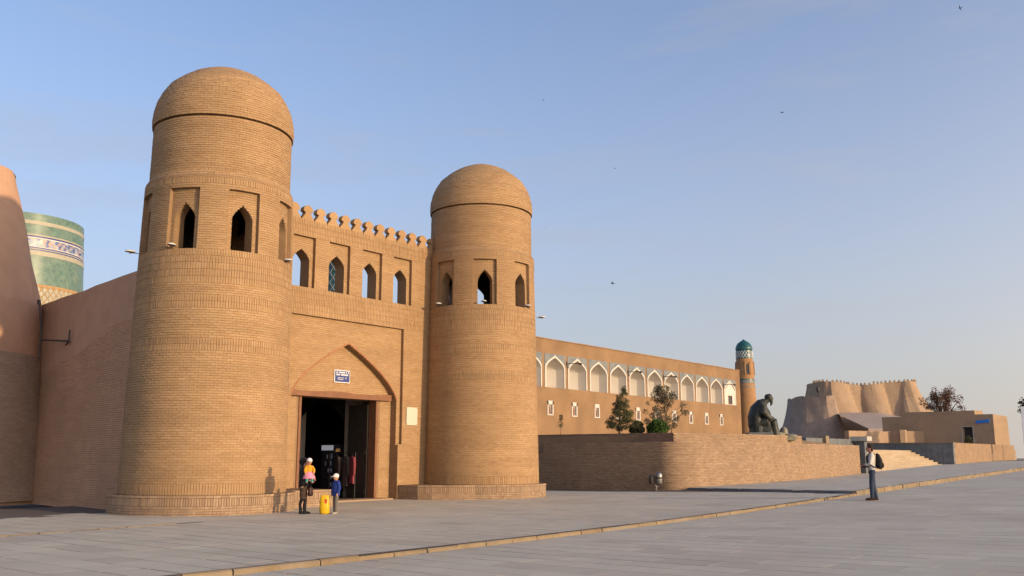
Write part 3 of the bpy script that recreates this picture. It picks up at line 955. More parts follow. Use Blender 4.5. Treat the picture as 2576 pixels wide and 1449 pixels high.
# merlons along the top: a stepped foot, a neck and a round pointed cap
def merlon_mesh():
    prof = [(.275, 0), (.27, .06), (.225, .07), (.215, .13), (.17, .14), (.145, .20), (.115, .25), (.115, .28), (.19, .295), (.21, .34), (.205, .40), (.175, .455), (.12, .50), (.05, .535), (0, .55)]
    pts = [(x, z) for x, z in prof] + [(-x, z) for x, z in reversed(prof[:-1])]
    n = len(pts); mb = MB()
    th = .10
    mb.add([(x, -th, z) for x, z in pts] + [(x, th, z) for x, z in pts], [tuple(range(n)), tuple(reversed(range(n, 2 * n)))] + [(i, n + i, n + (i + 1) % n, (i + 1) % n) for i in range(n)])
    return mb.mesh('merlon')
mm = merlon_mesh(); mm.materials.append(M['brick'])
for k in range(14):
    s_ = 3.16 + .6 * k
    o = bpy.data.objects.new('merlon', mm); COL.objects.link(o); o.parent = gate
    x, y = sn(s_, G_N - .12)
    o.matrix_basis = parent_inv(gate) @ (Matrix.Translation((x, y, ZTOP + .002)) @ Matrix.Rotation(math.atan2(ES[1], ES[0]), 4, 'Z'))

# lintel, door frame and leaves
def gbox(s0, s1, d0, d1, z0, z1, mb=None):
    mb = mb or MB()
    pts = [sn(s0, G_N - d1), sn(s1, G_N - d1), sn(s1, G_N - d0), sn(s0, G_N - d0)]
    ar = sum(pts[i][0] * pts[(i + 1) % 4][1] - pts[(i + 1) % 4][0] * pts[i][1] for i in range(4))
    if ar < 0: pts = pts[::-1]
    return mb.prism(pts, z0, z1)
lint = MB()
ls = np.linspace(4.12, 8.98, 14)
for i, (a, b) in enumerate(zip(ls[:-1], ls[1:])):
    za = 3.95 + .025 * math.sin(a * 2.3); zb_ = 3.95 + .025 * math.sin(b * 2.3)
    dfa = D2 - .17 - .012 * math.sin(a * 3.1); dfb = D2 - .17 - .012 * math.sin(b * 3.1)
    q = [GP(a, 3.745, dfa), GP(b, 3.745, dfb), GP(b, zb_, dfb), GP(a, za, dfa), GP(a, 3.745, D2 + .3), GP(b, 3.745, D2 + .3), GP(b, zb_, D2 + .02), GP(a, za, D2 + .02)]
    f = [(0, 1, 2, 3), (3, 2, 6, 7), (0, 4, 5, 1)]
    if i == 0: f.append((0, 3, 7, 4))
    if i == len(ls) - 2: f.append((1, 5, 6, 2))
    lint.add(q, f)
lint.build('lintel', M['wood'], gate, world=True)
gbox(DOOR[0] - .015, DOOR[0] + .09, D2 - .04, D2 + .35, 0, 3.74).build('door_frame', M['wood'], gate, world=True)
gbox(DOOR[1] - .10, DOOR[1] + .015, D2 - .04, D2 + .35, 0, 3.74).build('door_frame', M['wood'], gate, world=True)
leaf = gbox(DOOR[1] - .17, DOOR[1] - .105, D2 + .36, D2 + 1.45, .04, 3.6).build('door_leaf', M['darkwood'], gate, world=True)
gbox(DOOR[1] - .19, DOOR[1] - .172, D2 + .42, D2 + 1.4, 1.7, 1.85).build('rail', M['darkwood'], leaf, world=True)
gbox(DOOR[1] - .19, DOOR[1] - .172, D2 + .42, D2 + 1.4, .2, .35).build('rail', M['darkwood'], leaf, world=True)
gbox(DOOR[0] + .105, DOOR[0] + .17, D2 + .36, D2 + 1.45, .04, 3.6).build('door_leaf', M['darkwood'], gate, world=True)
gbox(DOOR[0] - .1, DOOR[1] + .35, D2 - .62, D2 + .3, -.05, .06).build('threshold', M['oldbrick'], gate, world=True)
# passage behind the door
DP = D2 + .5
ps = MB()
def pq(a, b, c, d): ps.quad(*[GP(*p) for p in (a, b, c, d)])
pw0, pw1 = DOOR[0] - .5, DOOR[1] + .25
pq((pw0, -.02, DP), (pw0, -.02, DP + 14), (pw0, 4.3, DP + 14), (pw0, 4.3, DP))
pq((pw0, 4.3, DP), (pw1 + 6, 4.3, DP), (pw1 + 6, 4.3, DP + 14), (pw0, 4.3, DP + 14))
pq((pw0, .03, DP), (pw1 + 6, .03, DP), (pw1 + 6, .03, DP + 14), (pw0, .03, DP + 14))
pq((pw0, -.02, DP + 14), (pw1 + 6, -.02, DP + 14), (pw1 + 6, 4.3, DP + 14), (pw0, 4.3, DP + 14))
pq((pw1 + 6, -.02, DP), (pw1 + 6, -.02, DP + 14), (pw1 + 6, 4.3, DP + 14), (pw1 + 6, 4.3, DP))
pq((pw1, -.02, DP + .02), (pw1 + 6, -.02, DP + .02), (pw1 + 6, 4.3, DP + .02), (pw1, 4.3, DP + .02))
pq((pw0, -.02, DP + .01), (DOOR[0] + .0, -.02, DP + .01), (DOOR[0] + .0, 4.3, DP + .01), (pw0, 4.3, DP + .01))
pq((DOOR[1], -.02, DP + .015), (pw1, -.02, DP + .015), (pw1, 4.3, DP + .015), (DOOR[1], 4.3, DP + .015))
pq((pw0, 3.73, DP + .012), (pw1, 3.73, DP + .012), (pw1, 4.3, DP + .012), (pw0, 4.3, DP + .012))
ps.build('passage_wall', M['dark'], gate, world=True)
M['pier'] = mat('grey_whitewashed_pier', [(0.50, 0.46, 0.43)], (2, .15), .9)
gbox(pw1, pw1 + .5, 1.55, 2.55, .03, 4.28).build('pier', M['pier'], gate, world=True)
gbox(pw1, pw1 + .5, 5.6, 6.6, .03, 4.28).build('pier', M['pier'], gate, world=True)
# side bay arch between the piers
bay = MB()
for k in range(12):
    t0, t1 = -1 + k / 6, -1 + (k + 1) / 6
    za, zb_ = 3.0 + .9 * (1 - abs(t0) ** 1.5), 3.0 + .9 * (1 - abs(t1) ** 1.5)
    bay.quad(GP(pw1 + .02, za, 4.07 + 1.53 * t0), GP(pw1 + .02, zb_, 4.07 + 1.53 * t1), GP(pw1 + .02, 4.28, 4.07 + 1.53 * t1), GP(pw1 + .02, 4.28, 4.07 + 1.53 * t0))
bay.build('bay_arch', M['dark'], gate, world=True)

# ================================================================== rampart, bastion and blue minaret on the left
ramp_a, ramp_b = np.array([-11.0, 28.75]), np.array([-19.9, 38.15])
rd = (ramp_b - ramp_a) / np.linalg.norm(ramp_b - ramp_a)
rl = float(np.linalg.norm(ramp_b - ramp_a))
rn_ = np.array([rd[1], -rd[0]])
if rn_ @ (-ramp_a) < 0: rn_ = -rn_
rampart = empty('rampart_wall', (float(ramp_a[0]), float(ramp_a[1]), 0))
tag(rampart, 'shaded brick and mud rampart wall left of the near gate tower', 'wall')
RH, RBAT = 7.68, 0.55
def RP(u, z, d=0.0):
    off = RBAT * max(0.0, 1 - z / RH) ** 1.4 - d
    p = ramp_a + rd * u + rn_ * off
    return (float(p[0]), float(p[1]), z)
rc = MB()
zz_ = np.linspace(-.1, RH, 14)
uu_ = np.linspace(0, rl, 12)
rr_ = random.Random(5)
top_j = {i: rr_.uniform(-.02, .03) for i in range(12)}
for i, (a, b) in enumerate(zip(uu_[:-1], uu_[1:])):
    for q, (z0, z1) in enumerate(zip(zz_[:-1], zz_[1:])):
        t1a = z1 + (top_j[i] if q == 12 else 0); t1b = z1 + (top_j[i + 1] if q == 12 else 0)
        rc.quad(RP(b, z0), RP(a, z0), RP(a, t1a), RP(b, t1b))
    rc.quad(RP(b, RH + top_j[i + 1]), RP(a, RH + top_j[i]), RP(a, RH + top_j[i], 1.2), RP(b, RH + top_j[i + 1], 1.2))
rc.quad(RP(0, 0, 1.2), RP(rl, 0, 1.2), RP(rl, RH, 1.2), RP(0, RH, 1.2))
auto_smooth(rc.build('mud_face', M['plaster'], rampart, world=True), 40)
B = Bricks()
nrow = int(6.1 / COURSE)
for i in range(nrow):
    zm = .05 + (i + .5) * COURSE
    dr = -RBAT * 1.4 * (1 - zm / RH) ** .4 / RH
    ln = math.hypot(1, dr)
    V = (rn_[0] * dr / ln, rn_[1] * dr / ln, 1 / ln); W = (rn_[0] / ln, rn_[1] / ln, -dr / ln)
    nb = int(rl / BLEN)
    # the brick facing gives way to mud towards the top and the far end
    lim = rl * min(1.0, (6.9 - zm) / 2.6) * (.92 + .08 * math.sin(zm * 3)) if zm > 4.0 else rl
    for k in range(nb):
        u = (k + .5 + .5 * (i % 2)) * BLEN
        if u > lim - .1 + rr_.uniform(-.25, .25): continue
        p = RP(u, zm)
        B.add(p, (-rd[0], -rd[1], 0), V, W, BLEN - GAP * .3, COURSE - GAP, .02, .03)
bk = MB()
for i in range(nrow):
    z0 = .05 + i * COURSE; zm = z0 + COURSE / 2
    lim = rl * min(1.0, (6.9 - zm) / 2.6) * (.92 + .08 * math.sin(zm * 3)) if zm > 4.0 else rl
    bk.quad(RP(lim - .3, z0, -.006), RP(0, z0, -.006), RP(0, z0 + COURSE, -.006), RP(lim - .3, z0 + COURSE, -.006))
bk.build('mortar', M['mortar'], rampart, world=True)
B.build(rampart, M['pinkbrick'], 'brick', 300, lambda px, py, C: (px > 110) & (px < 300))

# bastion: flared mud tower with a brick foot
bc = (-22.4, 35.6)
BPROF = [(0.0, 4.80), (.5, 4.68), (1.2, 4.54), (2.2, 4.34), (3.5, 4.10), (5.4, 3.82), (7.5, 3.70), (10.0, 3.05), (12.9, 2.31)]
def bast_r(z):
    return float(np.interp(z, [p[0] for p in BPROF], [p[1] for p in BPROF]))
bastion = empty('bastion', (bc[0], bc[1], 0))
tag(bastion, 'tall tapering mud bastion with brick foot at the left edge', 'bastion')
bz = np.linspace(-.1, 12.9, 30)
mb = MB()
seg = 80
for q in range(seg):
    a0_, a1_ = R(-150) + R(300) * q / seg, R(-150) + R(300) * (q + 1) / seg
    for z0, z1 in zip(bz[:-1], bz[1:]):
        P = lambda a, z: (bc[0] + (bast_r(z) + .05 * math.sin(a * 7 + z) * math.sin(z * .9)) * math.sin(a), bc[1] - (bast_r(z) + .05 * math.sin(a * 7 + z) * math.sin(z * .9)) * math.cos(a), z)
        mb.quad(P(a0_, z0), P(a1_, z0), P(a1_, z1), P(a0_, z1))
mb.lathe([(2.31, 12.88), (0, 12.95)], 48, bc)
auto_smooth(mb.build('mud_face', M['plaster'], bastion, world=True), 50)
B = Bricks()
revolve_courses(B, bc, lambda z: bast_r(z) + .065, .02, 5.45, R(-60), R(100))
MB().lathe([(bast_r(z) + .062, z) for z in np.linspace(0, 5.45, 20)], 60, bc, R(-60), R(100)).build('mortar', M['oldmortar'], bastion, world=True)
B.build(bastion, M['greybrick'], 'brick', 300, lambda px, py, C: (px < 140))

# iron bracket with a short upright, fixed to the rampart
br = empty('iron_bracket', RP(rl - 1.0, 6.0))
tag(br, 'dark iron bracket with upright rod on the rampart wall', 'bracket')
p0 = Vector((-18.0, 35.3, 6.0)); p1 = Vector((-16.45, 34.25, 5.83))
MB().tube([p0, p1], .035, 8).build('arm', M['iron'], br, world=True)
MB().tube([p1 + Vector((0, 0, -.08)), p1 + Vector((0, 0, .42))], .03, 8).build('upright', M['iron'], br, world=True)
MB().tube([p1, Vector(RP(8.6, 5.7, .05))], .025, 8).build('stay', M['iron'], br, world=True)
dp = empty('drain_pipe', (-18.3, 35.9, 5.3))
tag(dp, 'thin dark drain pipe where bastion and rampart meet', 'pipe')
MB().tube([(-18.35, 35.55, 7.5), (-18.14, 35.42, 6.6), (-18.02, 35.3, 5.3)], .035, 8).build('pipe', M['iron'], dp, world=True)
MB().tube([(-18.35, 35.55, 7.42), (-18.37, 35.55, 7.6)], .07, 8).build('spout_head', M['iron'], dp, world=True)

# short wide tiled minaret
kc = (-58.15, 107.0)
KT = 28.75
kr = lambda z: 6.72 + (KT - z) * .062
km = empty('tiled_minaret', (kc[0], kc[1], 0))
tag(km, 'stout turquoise tiled minaret behind the rampart wall', 'minaret')
def kband(name, z0, z1, mt, out=0.0):
    o = MB().lathe([(kr(z) + out, z) for z in np.linspace(z0, z1, 6)], 120, kc).build(name, mt, km, world=True)
    o.data.polygons.foreach_set('use_smooth', [True] * len(o.data.polygons))
    return o
kband('glazed_wall', 20.6, KT - 4.85, M['turq'])
kband('glazed_wall', KT - 2.45, KT, M['turq'])
kband('shaft', -1, 20.3, M['ochretile'])
MB().lathe([(kr(KT), KT), (kr(KT) - .6, KT), (kr(KT) - .6, KT - 2), (0, KT - 2)], 96, kc).build('rim', M['turq'], km, world=True)
kband('pale_band', KT - 1.3, KT - .88, M['paleband'], .03)
kband('pale_band', KT - 4.85, KT - 4.3, M['paleband'], .03)
kband('yellow_line', KT - 2.62, KT - 2.45, M['paleband'], .03)
kband('dark_line', KT - 2.80, KT - 2.62, M['signblue'], .0)
kband('white_line', KT - 2.92, KT - 2.80, M['white'], .02)
kband('mosaic_band', KT - 3.82, KT - 2.92, M['mosaic'])
kband('white_line', KT - 3.92, KT - 3.82, M['white'], .02)
kband('dark_line', KT - 4.06, KT - 3.92, M['signblue'], .0)
kband('yellow_line', KT - 4.18, KT - 4.06, M['paleband'], .02)
kband('dark_line', KT - 4.30, KT - 4.18, M['signblue'], .0)
kband('brick_band', 20.3, 20.6, M['ochretile'], .05)
# lattice of pale diamonds below
dm = MB().add([(-.30, 0, 0), (0, 0, -.42), (.30, 0, 0), (0, 0, .42), (-.24, -.06, 0), (0, -.06, -.35), (.24, -.06, 0), (0, -.06, .35)],
              [(4, 5, 6, 7), (0, 1, 5, 4), (1, 2, 6, 5), (2, 3, 7, 6), (3, 0, 4, 7)]).mesh('diamond_tile')
dm.materials.append(M['paleband'])
kinv = parent_inv(km)
for row in range(8):
    z = 20.0 - row * .46
    for k in range(-6, 26):
        a = R(8) + (k + (.5 if row % 2 else 0)) * .095
        r = kr(z) + .005
        o = bpy.data.objects.new('diamond_tile', dm); COL.objects.link(o); o.parent = km
        o.matrix_basis = kinv @ (Matrix.Translation((kc[0] + r * math.sin(a), kc[1] - r * math.cos(a), z)) @ Matrix.Rotation(a, 4, 'Z'))

# ================================================================== madrasah behind the terrace
MA = np.array([1.94, 73.0])
def MPt(s, z, d=0.0):
    p = MA + ES * s - EN * d
    return (float(p[0]), float(p[1]), z)
mad = empty('madrasah', (float(MA[0]), float(MA[1]), 0))
tag(mad, 'long orange brick madrasah with a row of white arched niches', 'building')
NB, NS_, NA, NW = 7.08, 8.62, 9.50, 1.26
NC = [-.75 + 3.185 * k for k in range(12)]
def mad_niche(z):
    h = arch_half(z, NW, NB, NS_, NA, 1.7)
    return [(c - h, c + h) for c in NC[:-1]] if h > 1e-4 else []
WC = [1.75 + 3.36 * k for k in range(10)]
mz = sorted(set([-1, 4.95, 5.92, NB, NS_, NA, 10.9] + [NS_ + (NA - NS_) * k / 8 for k in range(1, 8)]))
def mad_holes(z):
    hs = mad_niche(z)
    if 4.95 < z < 5.92: hs = [(w - .27, w + .27) for w in WC]
    return hs
mw = MB()
layer(mw, -6, 36.9, mz, mad_holes, 0, MPt)
mw.quad(MPt(-6, 10.9), MPt(36.9, 10.9), MPt(36.9, 10.9, 12), MPt(-6, 10.9, 12))
mw.quad(MPt(36.9, -1), MPt(36.9, -1, 12), MPt(36.9, 10.9, 12), MPt(36.9, 10.9))
mw.build('wall', M['madbrick'], mad, world=True)
cp = MB()
for a in np.arange(-6, 36.9, 1.5):
    b = min(a + 1.49, 36.9); q = random.uniform(0, .03)
    v = [MPt(a, 10.902, -.05), MPt(b, 10.902, -.05), MPt(b, 10.98 + q, -.05), MPt(a, 10.98 + q, -.05), MPt(a, 10.902, .5), MPt(b, 10.902, .5), MPt(b, 10.98 + q, .5), MPt(a, 10.98 + q, .5)]
    cp.add(v, [(0, 1, 2, 3), (3, 2, 6, 7), (4, 7, 6, 5), (0, 3, 7, 4), (1, 5, 6, 2), (0, 4, 5, 1)])
cp.build('coping', M['madbrick'], mad, world=True)
def niche_mesh():
    """white half-octagon recess under a pointed vault, in local s (x), depth (y), z"""
    mb = MB()
    prof = [(-1, 0), (-.9, .7), (-.55, 1.35), (.55, 1.35), (.9, .7), (1, 0)]
    zl = [NB, NS_] + [NS_ + (NA - NS_) * k / 8 for k in range(1, 9)]
    for z0, z1 in zip(zl[:-1], zl[1:]):
        h0 = arch_half(z0 + 1e-6, NW, NB, NS_, NA, 1.7); h1 = arch_half(z1 - 1e-6, NW, NB, NS_, NA, 1.7)
        for (x0, y0), (x1, y1) in zip(prof[:-1], prof[1:]):
            k0, k1 = h0 / NW, h1 / NW
            mb.quad((x0 * h0, y0 * (.15 + .85 * k0), z0), (x1 * h0, y1 * (.15 + .85 * k0), z0), (x1 * h1, y1 * (.15 + .85 * k1), z1), (x0 * h1, y0 * (.15 + .85 * k1), z1))
    mb.add([(x * NW, y, NB) for x, y in prof], [(0, 1, 2, 3, 4, 5)])
    return mb.mesh('niche')
def trim_mesh():
    mb = MB()
    out = arch_outline(NW, NB, NS_, NA, 1.7)
    w = .13
    inn = out; ou = [(u + w, z) for u, z in out[:2]] + [(max(0, u + w * .9), z + w * .75) for u, z in out[2:-1]] + [(0, out[-1][1] + w * 1.5)]
    for sg in (-1, 1):
        for i in range(len(out) - 1):
            a, b, c, d = inn[i], inn[i + 1], ou[i + 1], ou[i]
            q = [(sg * a[0], -.05, a[1]), (sg * b[0], -.05, b[1]), (sg * c[0], -.05, c[1]), (sg * d[0], -.05, d[1]), (sg * a[0], .02, a[1]), (sg * b[0], .02, b[1]), (sg * c[0], .02, c[1]), (sg * d[0], .02, d[1])]
            mb.add(q, [(0, 1, 2, 3), (0, 4, 5, 1), (3, 2, 6, 7)])
    return mb.mesh('arch_trim')
def tile_mesh():
    mb = MB()
    zl = [8.3, NS_] + [NS_ + (NA + .2 - NS_) * k / 8 for k in range(1, 9)] + [9.78]
    for z0, z1 in zip(zl[:-1], zl[1:]):
        f = lambda z: min(1.40, arch_half(z, NW + .13, NB, NS_, NA + .2, 1.7))
        for sg in (-1, 1):
            mb.quad((sg * f(z0), -.03, z0), (sg * 1.42, -.03, z0), (sg * 1.42, -.03, z1), (sg * f(z1), -.03, z1))
    mb.quad((-1.42, -.03, 9.78), (1.42, -.03, 9.78), (1.42, .03, 9.78), (-1.42, .03, 9.78))
    for sg in (-1, 1):
        mb.quad((sg * 1.42, -.03, 8.3), (sg * 1.42, .03, 8.3), (sg * 1.42, .03, 9.78), (sg * 1.42, -.03, 9.78))
    return mb.mesh('tile_panel')
nm, tm, pm = niche_mesh(), trim_mesh(), tile_mesh()
nm.materials.append(M['white']); tm.materials.append(M['white']); pm.materials.append(M['tilegrey'])
FROT = Matrix.Rotation(math.atan2(ES[1], ES[0]), 4, 'Z')
minv = parent_inv(mad)
for k, c in enumerate(NC):
    Mx = minv @ Matrix.Translation(MPt(c, 0)) @ FROT
    for me, nme in ((nm, 'niche'), (tm, 'arch_trim'), (pm, 'tile_panel')):
        if k == 11 and me is nm: continue
        o = bpy.data.objects.new(nme, me); COL.objects.link(o); o.parent = mad; o.matrix_basis = Mx
# last niche walled up with plaster, with a small square window
c = NC[11]
wb = MB().add([MPt(c - NW, NB, -.02), MPt(c + NW, NB, -.02), MPt(c + NW, NS_, -.02), MPt(c, NA, -.02), MPt(c - NW, NS_, -.02)], [(0, 1, 2, 3, 4)])
wb.build('blocked_niche', M['white'], mad, world=True)
sw = MB()
for (a, b, z0, z1) in ((c - .45, c - .38, 7.2, 8.0), (c + .38, c + .45, 7.2, 8.0), (c - .45, c + .45, 8.0, 8.07), (c - .45, c + .45, 7.13, 7.2)):
    v = [MPt(s_, z, d) for d in (-.06, -.021) for s_, z in ((a, z0), (b, z0), (b, z1), (a, z1))]
    sw.add(v, [(0, 1, 2, 3), (0, 4, 5, 1), (1, 5, 6, 2), (2, 6, 7, 3), (3, 7, 4, 0)])
w_ = sw.build('window', M['wood'], mad, world=True)
MB().quad(MPt(c - .38, 7.2, -.03), MPt(c + .38, 7.2, -.03), MPt(c + .38, 8.0, -.03), MPt(c - .38, 8.0, -.03)).build('pane', M['glass'], w_, world=True)
# small white-framed windows
def small_win():
    mb = MB()
    for (a, b, z0, z1) in ((-.40, -.27, 4.93, 6.0), (.27, .40, 4.93, 6.0), (-.40, .40, 5.72, 6.02), (-.42, .42, 4.86, 4.95)):
        mb.box(a, b, -.05, .25, z0, z1)
    return mb.mesh('window')
def small_pane():
    mb = MB()
    out = arch_outline(.2, 4.97, 5.45, 5.7)
    pts = [(-u, .12, z) for u, z in out] + [(u, .12, z) for u, z in reversed(out[:-1])]
    mb.add(pts, [tuple(range(len(pts)))])
    return mb.mesh('pane')
def small_back():
    return MB().quad((-.28, .14, 4.95), (.28, .14, 4.95), (.28, .14, 5.8), (-.28, .14, 5.8)).mesh('frame')
sm, sp_, sb = small_win(), small_pane(), small_back()
sm.materials.append(M['white']); sp_.materials.append(M['wood']); sb.materials.append(M['white'])
for w in WC:
    o = bpy.data.objects.new('window', sm); COL.objects.link(o); o.parent = mad
    o.matrix_basis = minv @ Matrix.Translation(MPt(w, 0)) @ FROT
    for me, nme in ((sp_, 'pane'), (sb, 'frame')):
        q = bpy.data.objects.new(nme, me); COL.objects.link(q); q.parent = o
# wall lamps on short dark arms
wall_lamps = [('leftmost dark wall lamp arm beside the white niches', 1), ('dark wall lamp arm on the madrasah above the conifer', 4), ('dark wall lamp arm on the madrasah above the sparse tree', 6), ('rightmost dark wall lamp arm beside the walled up niche', 10)]
for lab, k in wall_lamps:
    b = NC[k] + 1.62
    e = empty('wall_lamp', MPt(b, 9.2))
    tag(e, lab, 'lamp', 'lamps along the madrasah wall')
    MB().tube([MPt(b, 9.35, .0), MPt(b, 8.95, -.02)], .05, 6).build('mount', M['iron'], e, world=True)
    MB().tube([MPt(b, 9.15, -.02), MPt(b + .25, 9.12, -1.1)], .035, 6).build('arm', M['iron'], e, world=True)
    MB().ball(MPt(b + .27, 9.08, -1.2), (.16, .16, .09)).build('head', M['iron'], e, world=True)

# minaret at the far end of the madrasah
mc = (26.35, 105.0)
mi = empty('slim_minaret', (mc[0], mc[1], 0))
tag(mi, 'slim brick minaret with teal dome at the right end of the madrasah', 'minaret')
mr_ = lambda z: .88 + (13.4 - z) * .042
def mband(name, z0, z1, mt, out=0.0, parent=None):
    o = MB().lathe([(mr_(z) + out, z) for z in np.linspace(z0, z1, 5)], 48, mc).build(name, mt, parent or mi, world=True)
    o.data.polygons.foreach_set('use_smooth', [True] * len(o.data.polygons)); return o
M['minbrick'] = mat('orange_minaret_brick', [(0.30, 0.17, 0.08), (0.34, 0.195, 0.095)], (3, .12), .9, .3, 20, island=False)
mband('shaft', -1, 12.55, M['minbrick'])
mband('tile_band', 12.55, 13.45, M['turqdark'], .02)
mband('tile_band', 9.75, 10.1, M['tilegrey'], .02)
mband('tile_band', 9.3, 9.42, M['tilegrey'], .02)
mband('tile_band', 10.1, 10.2, M['turqdark'], .02)
dome = MB().lathe([(mr_(13.45) + .02, 13.45), (.95, 13.6), (.93, 13.85), (.84, 14.1), (.66, 14.33), (.41, 14.52), (.17, 14.66), (.06, 14.76), (0, 14.8)], 48, mc).build('dome', M['turqdark'], mi, world=True)
dome.data.polygons.foreach_set('use_smooth', [True] * len(dome.data.polygons))
lat = MB()
for k in range(18):
    for sg in (-1, 1):
        pts = []
        for q in range(7):
            t = q / 6; a = (k + sg * t * 1.5) * 2 * math.pi / 18; z = 12.62 + .78 * t
            r = mr_(z) + .03; pts.append((mc[0] + r * math.sin(a), mc[1] - r * math.cos(a), z))
        lat.tube(pts, .022, 4)
lat.build('white_lattice', M['whitep'], mi, world=True)
for k in range(4):
    a = R(4) + k * math.pi / 2
    nr, tu = radial(a)
    fr = MB(); op = MB()
    Q = lambda u, z, d: (mc[0] + nr[0] * (mr_(z) + d) + tu[0] * u, mc[1] + nr[1] * (mr_(z) + d) + tu[1] * u, z)
    out = arch_outline(.19, 10.75, 11.65, 11.95, k=5)
    loop = [(-u, z) for u, z in out] + [(u, z) for u, z in reversed(out[:-1])]
    op.add([Q(u, z, .012) for u, z in loop], [tuple(range(len(loop)))])
    for (u0, u1, z0, z1) in ((-.34, -.19, 10.7, 12.1), (.19, .34, 10.7, 12.1), (-.34, .34, 12.0, 12.2)):
        v = [Q(u, z, d) for d in (.06, -.05) for u, z in ((u0, z0), (u1, z0), (u1, z1), (u0, z1))]
        fr.add(v, [(0, 1, 2, 3), (0, 4, 5, 1), (1, 5, 6, 2), (2, 6, 7, 3), (3, 7, 4, 0)])
    w_ = fr.build('window', M['minbrick'], mi, world=True)
    op.build('opening', M['glass'], w_, world=True)

# ================================================================== brick terrace with rounded corner
def smooth_path(pts, it=3):
    P = [np.array(p, float) for p in pts]
    for _ in range(it):
        Q = [P[0]]
        for a, b in zip(P[:-1], P[1:]):
            Q += [a * .75 + b * .25, a * .25 + b * .75]
        Q.append(P[-1]); P = Q
    return P
class PathWall:
    def __init__(self, pts):
        self.P = np.array(pts); d = np.diff(self.P, axis=0)
        self.t = np.concatenate([[0], np.cumsum(np.hypot(d[:, 0], d[:, 1]))]); self.len = self.t[-1]
    def at(self, u):
        return float(np.interp(u, self.t, self.P[:, 0])), float(np.interp(u, self.t, self.P[:, 1]))
    def frame(self, u):
        a, b = self.at(max(u - .06, 0)), self.at(min(u + .06, self.len))
        d = Vector((b[0] - a[0], b[1] - a[1], 0)).normalized()
        return d, Vector((d.y, -d.x, 0))
def path_wall(name, pts, z0f, z1, thick, mt_core, mt_brick, parent, label=None, cat=None, keep=300, soldier_top=False, bricks=True, world_root=True, vis=None, front=.012):
    pw_ = PathWall(pts)
    root = empty(name, (*pw_.at(0), 0)) if parent is None else parent
    if label: tag(root, label, cat)
    mb = MB(); us = np.linspace(0, pw_.len, max(2, int(pw_.len / .5)))
    for a, b in zip(us[:-1], us[1:]):
        pa, pb = pw_.at(a), pw_.at(b); na, nb_ = pw_.frame(a)[1], pw_.frame(b)[1]
        ia, ib = (pa[0] - na.x * thick, pa[1] - na.y * thick), (pb[0] - nb_.x * thick, pb[1] - nb_.y * thick)
        za, zb = z0f(*pa), z0f(*pb)
        mb.quad((*pa, za), (*pb, zb), (*pb, z1), (*pa, z1))
        mb.quad((*pa, z1), (*pb, z1), (*ib, z1), (*ia, z1))
        mb.quad((*ib, zb), (*ia, za), (*ia, z1), (*ib, z1))
    for u in (0, pw_.len):
        p = pw_.at(u); n_ = pw_.frame(u)[1]; i_ = (p[0] - n_.x * thick, p[1] - n_.y * thick)
        z = z0f(*p); mb.quad((*p, z), (*i_, z), (*i_, z1), (*p, z1))
    core = mb.build('wall_core', mt_core, root, world=True); auto_smooth(core, 30)
    if bricks:
        B = Bricks(); zmin = min(z0f(*pw_.at(u)) for u in us)
        n = int((z1 - zmin) / COURSE)
        for i in range(n):
            zm = z1 - (i + .5) * COURSE
            sold = soldier_top and i < 3
            if soldier_top and i in (0, 1): continue
            unit = SOLD_W if (soldier_top and i == 2) else BLEN
            if soldier_top and i == 2: zm = z1 - 1.5 * COURSE
            hh = COURSE * (3 if (soldier_top and i == 2) else 1)
            nb = int(pw_.len / unit); un = pw_.len / nb
            for k in range(nb):
                u = (k + .5 + (.5 * (i % 2) if unit == BLEN else 0)) * un
                if u > pw_.len - un * .4: continue
                p = pw_.at(u)
                if zm < z0f(*p) - .04: continue
                d, w = pw_.frame(u)
                B.add((*p, zm), d, (0, 0, 1), w, un - GAP * (.8 if unit == SOLD_W else .3), hh - GAP, front, .03)
        B.build(root, mt_brick, 'brick', keep, vis)
    return root, pw_

tz = lambda x, y: float(gz(x)) - .05
low = smooth_path([(1.0, 47.75), (2.6, 46.55), (6.3, 43.6), (7.15, 42.9), (8.3, 43.15), (9.2, 43.95), (11.65, 45.6), (14.35, 48.25), (17.83, 52.4), (20.9, 56.7)], 3)
terr, tpw = path_wall('terrace_wall', low, tz, 2.28, .5, M['oldmortar'], M['oldbrick'], None, 'curved brick terrace wall with a shaded left face and sunlit right face', 'wall', soldier_top=False)
up_l = [(1.0, 48.6), (7.55, 43.95)]
up_r = [(7.55, 43.95), (9.0, 44.75), (11.4, 46.4), (14.0, 49.0), (15.75, 51.1)]
z23 = lambda x, y: 2.2
ut, _ = path_wall('upper_terrace_wall', up_l, z23, 2.72, .4, M['oldmortar'], M['shadebrick'], None, 'low brick parapet with painted-in shade above the shaded terrace wall', 'wall', keep=200)
ut2, _ = path_wall('upper_terrace_wall', up_r, z23, 2.715, .4, M['oldmortar'], M['oldbrick'], None, 'sunlit low brick parapet below the seated statue', 'wall', keep=200)
# end of the upper parapet
soil = MB()
soil.prism([(1.0, 47.6), (7.5, 44.2), (9.0, 45.0), (14.2, 49.6), (15.9, 51.4), (20.8, 56.9), sn(42.3, 5.8), sn(42.3, -30), (2.0, 73.2)], 1.8, [2.6, 2.6, 2.6, 2.6, 2.26, 2.2, 2.1, 2.1, 2.8])
so = soil.build('terrace', M['soil'])
tag(so, 'planted terrace ground behind the brick terrace wall', 'terrace', kind='structure')
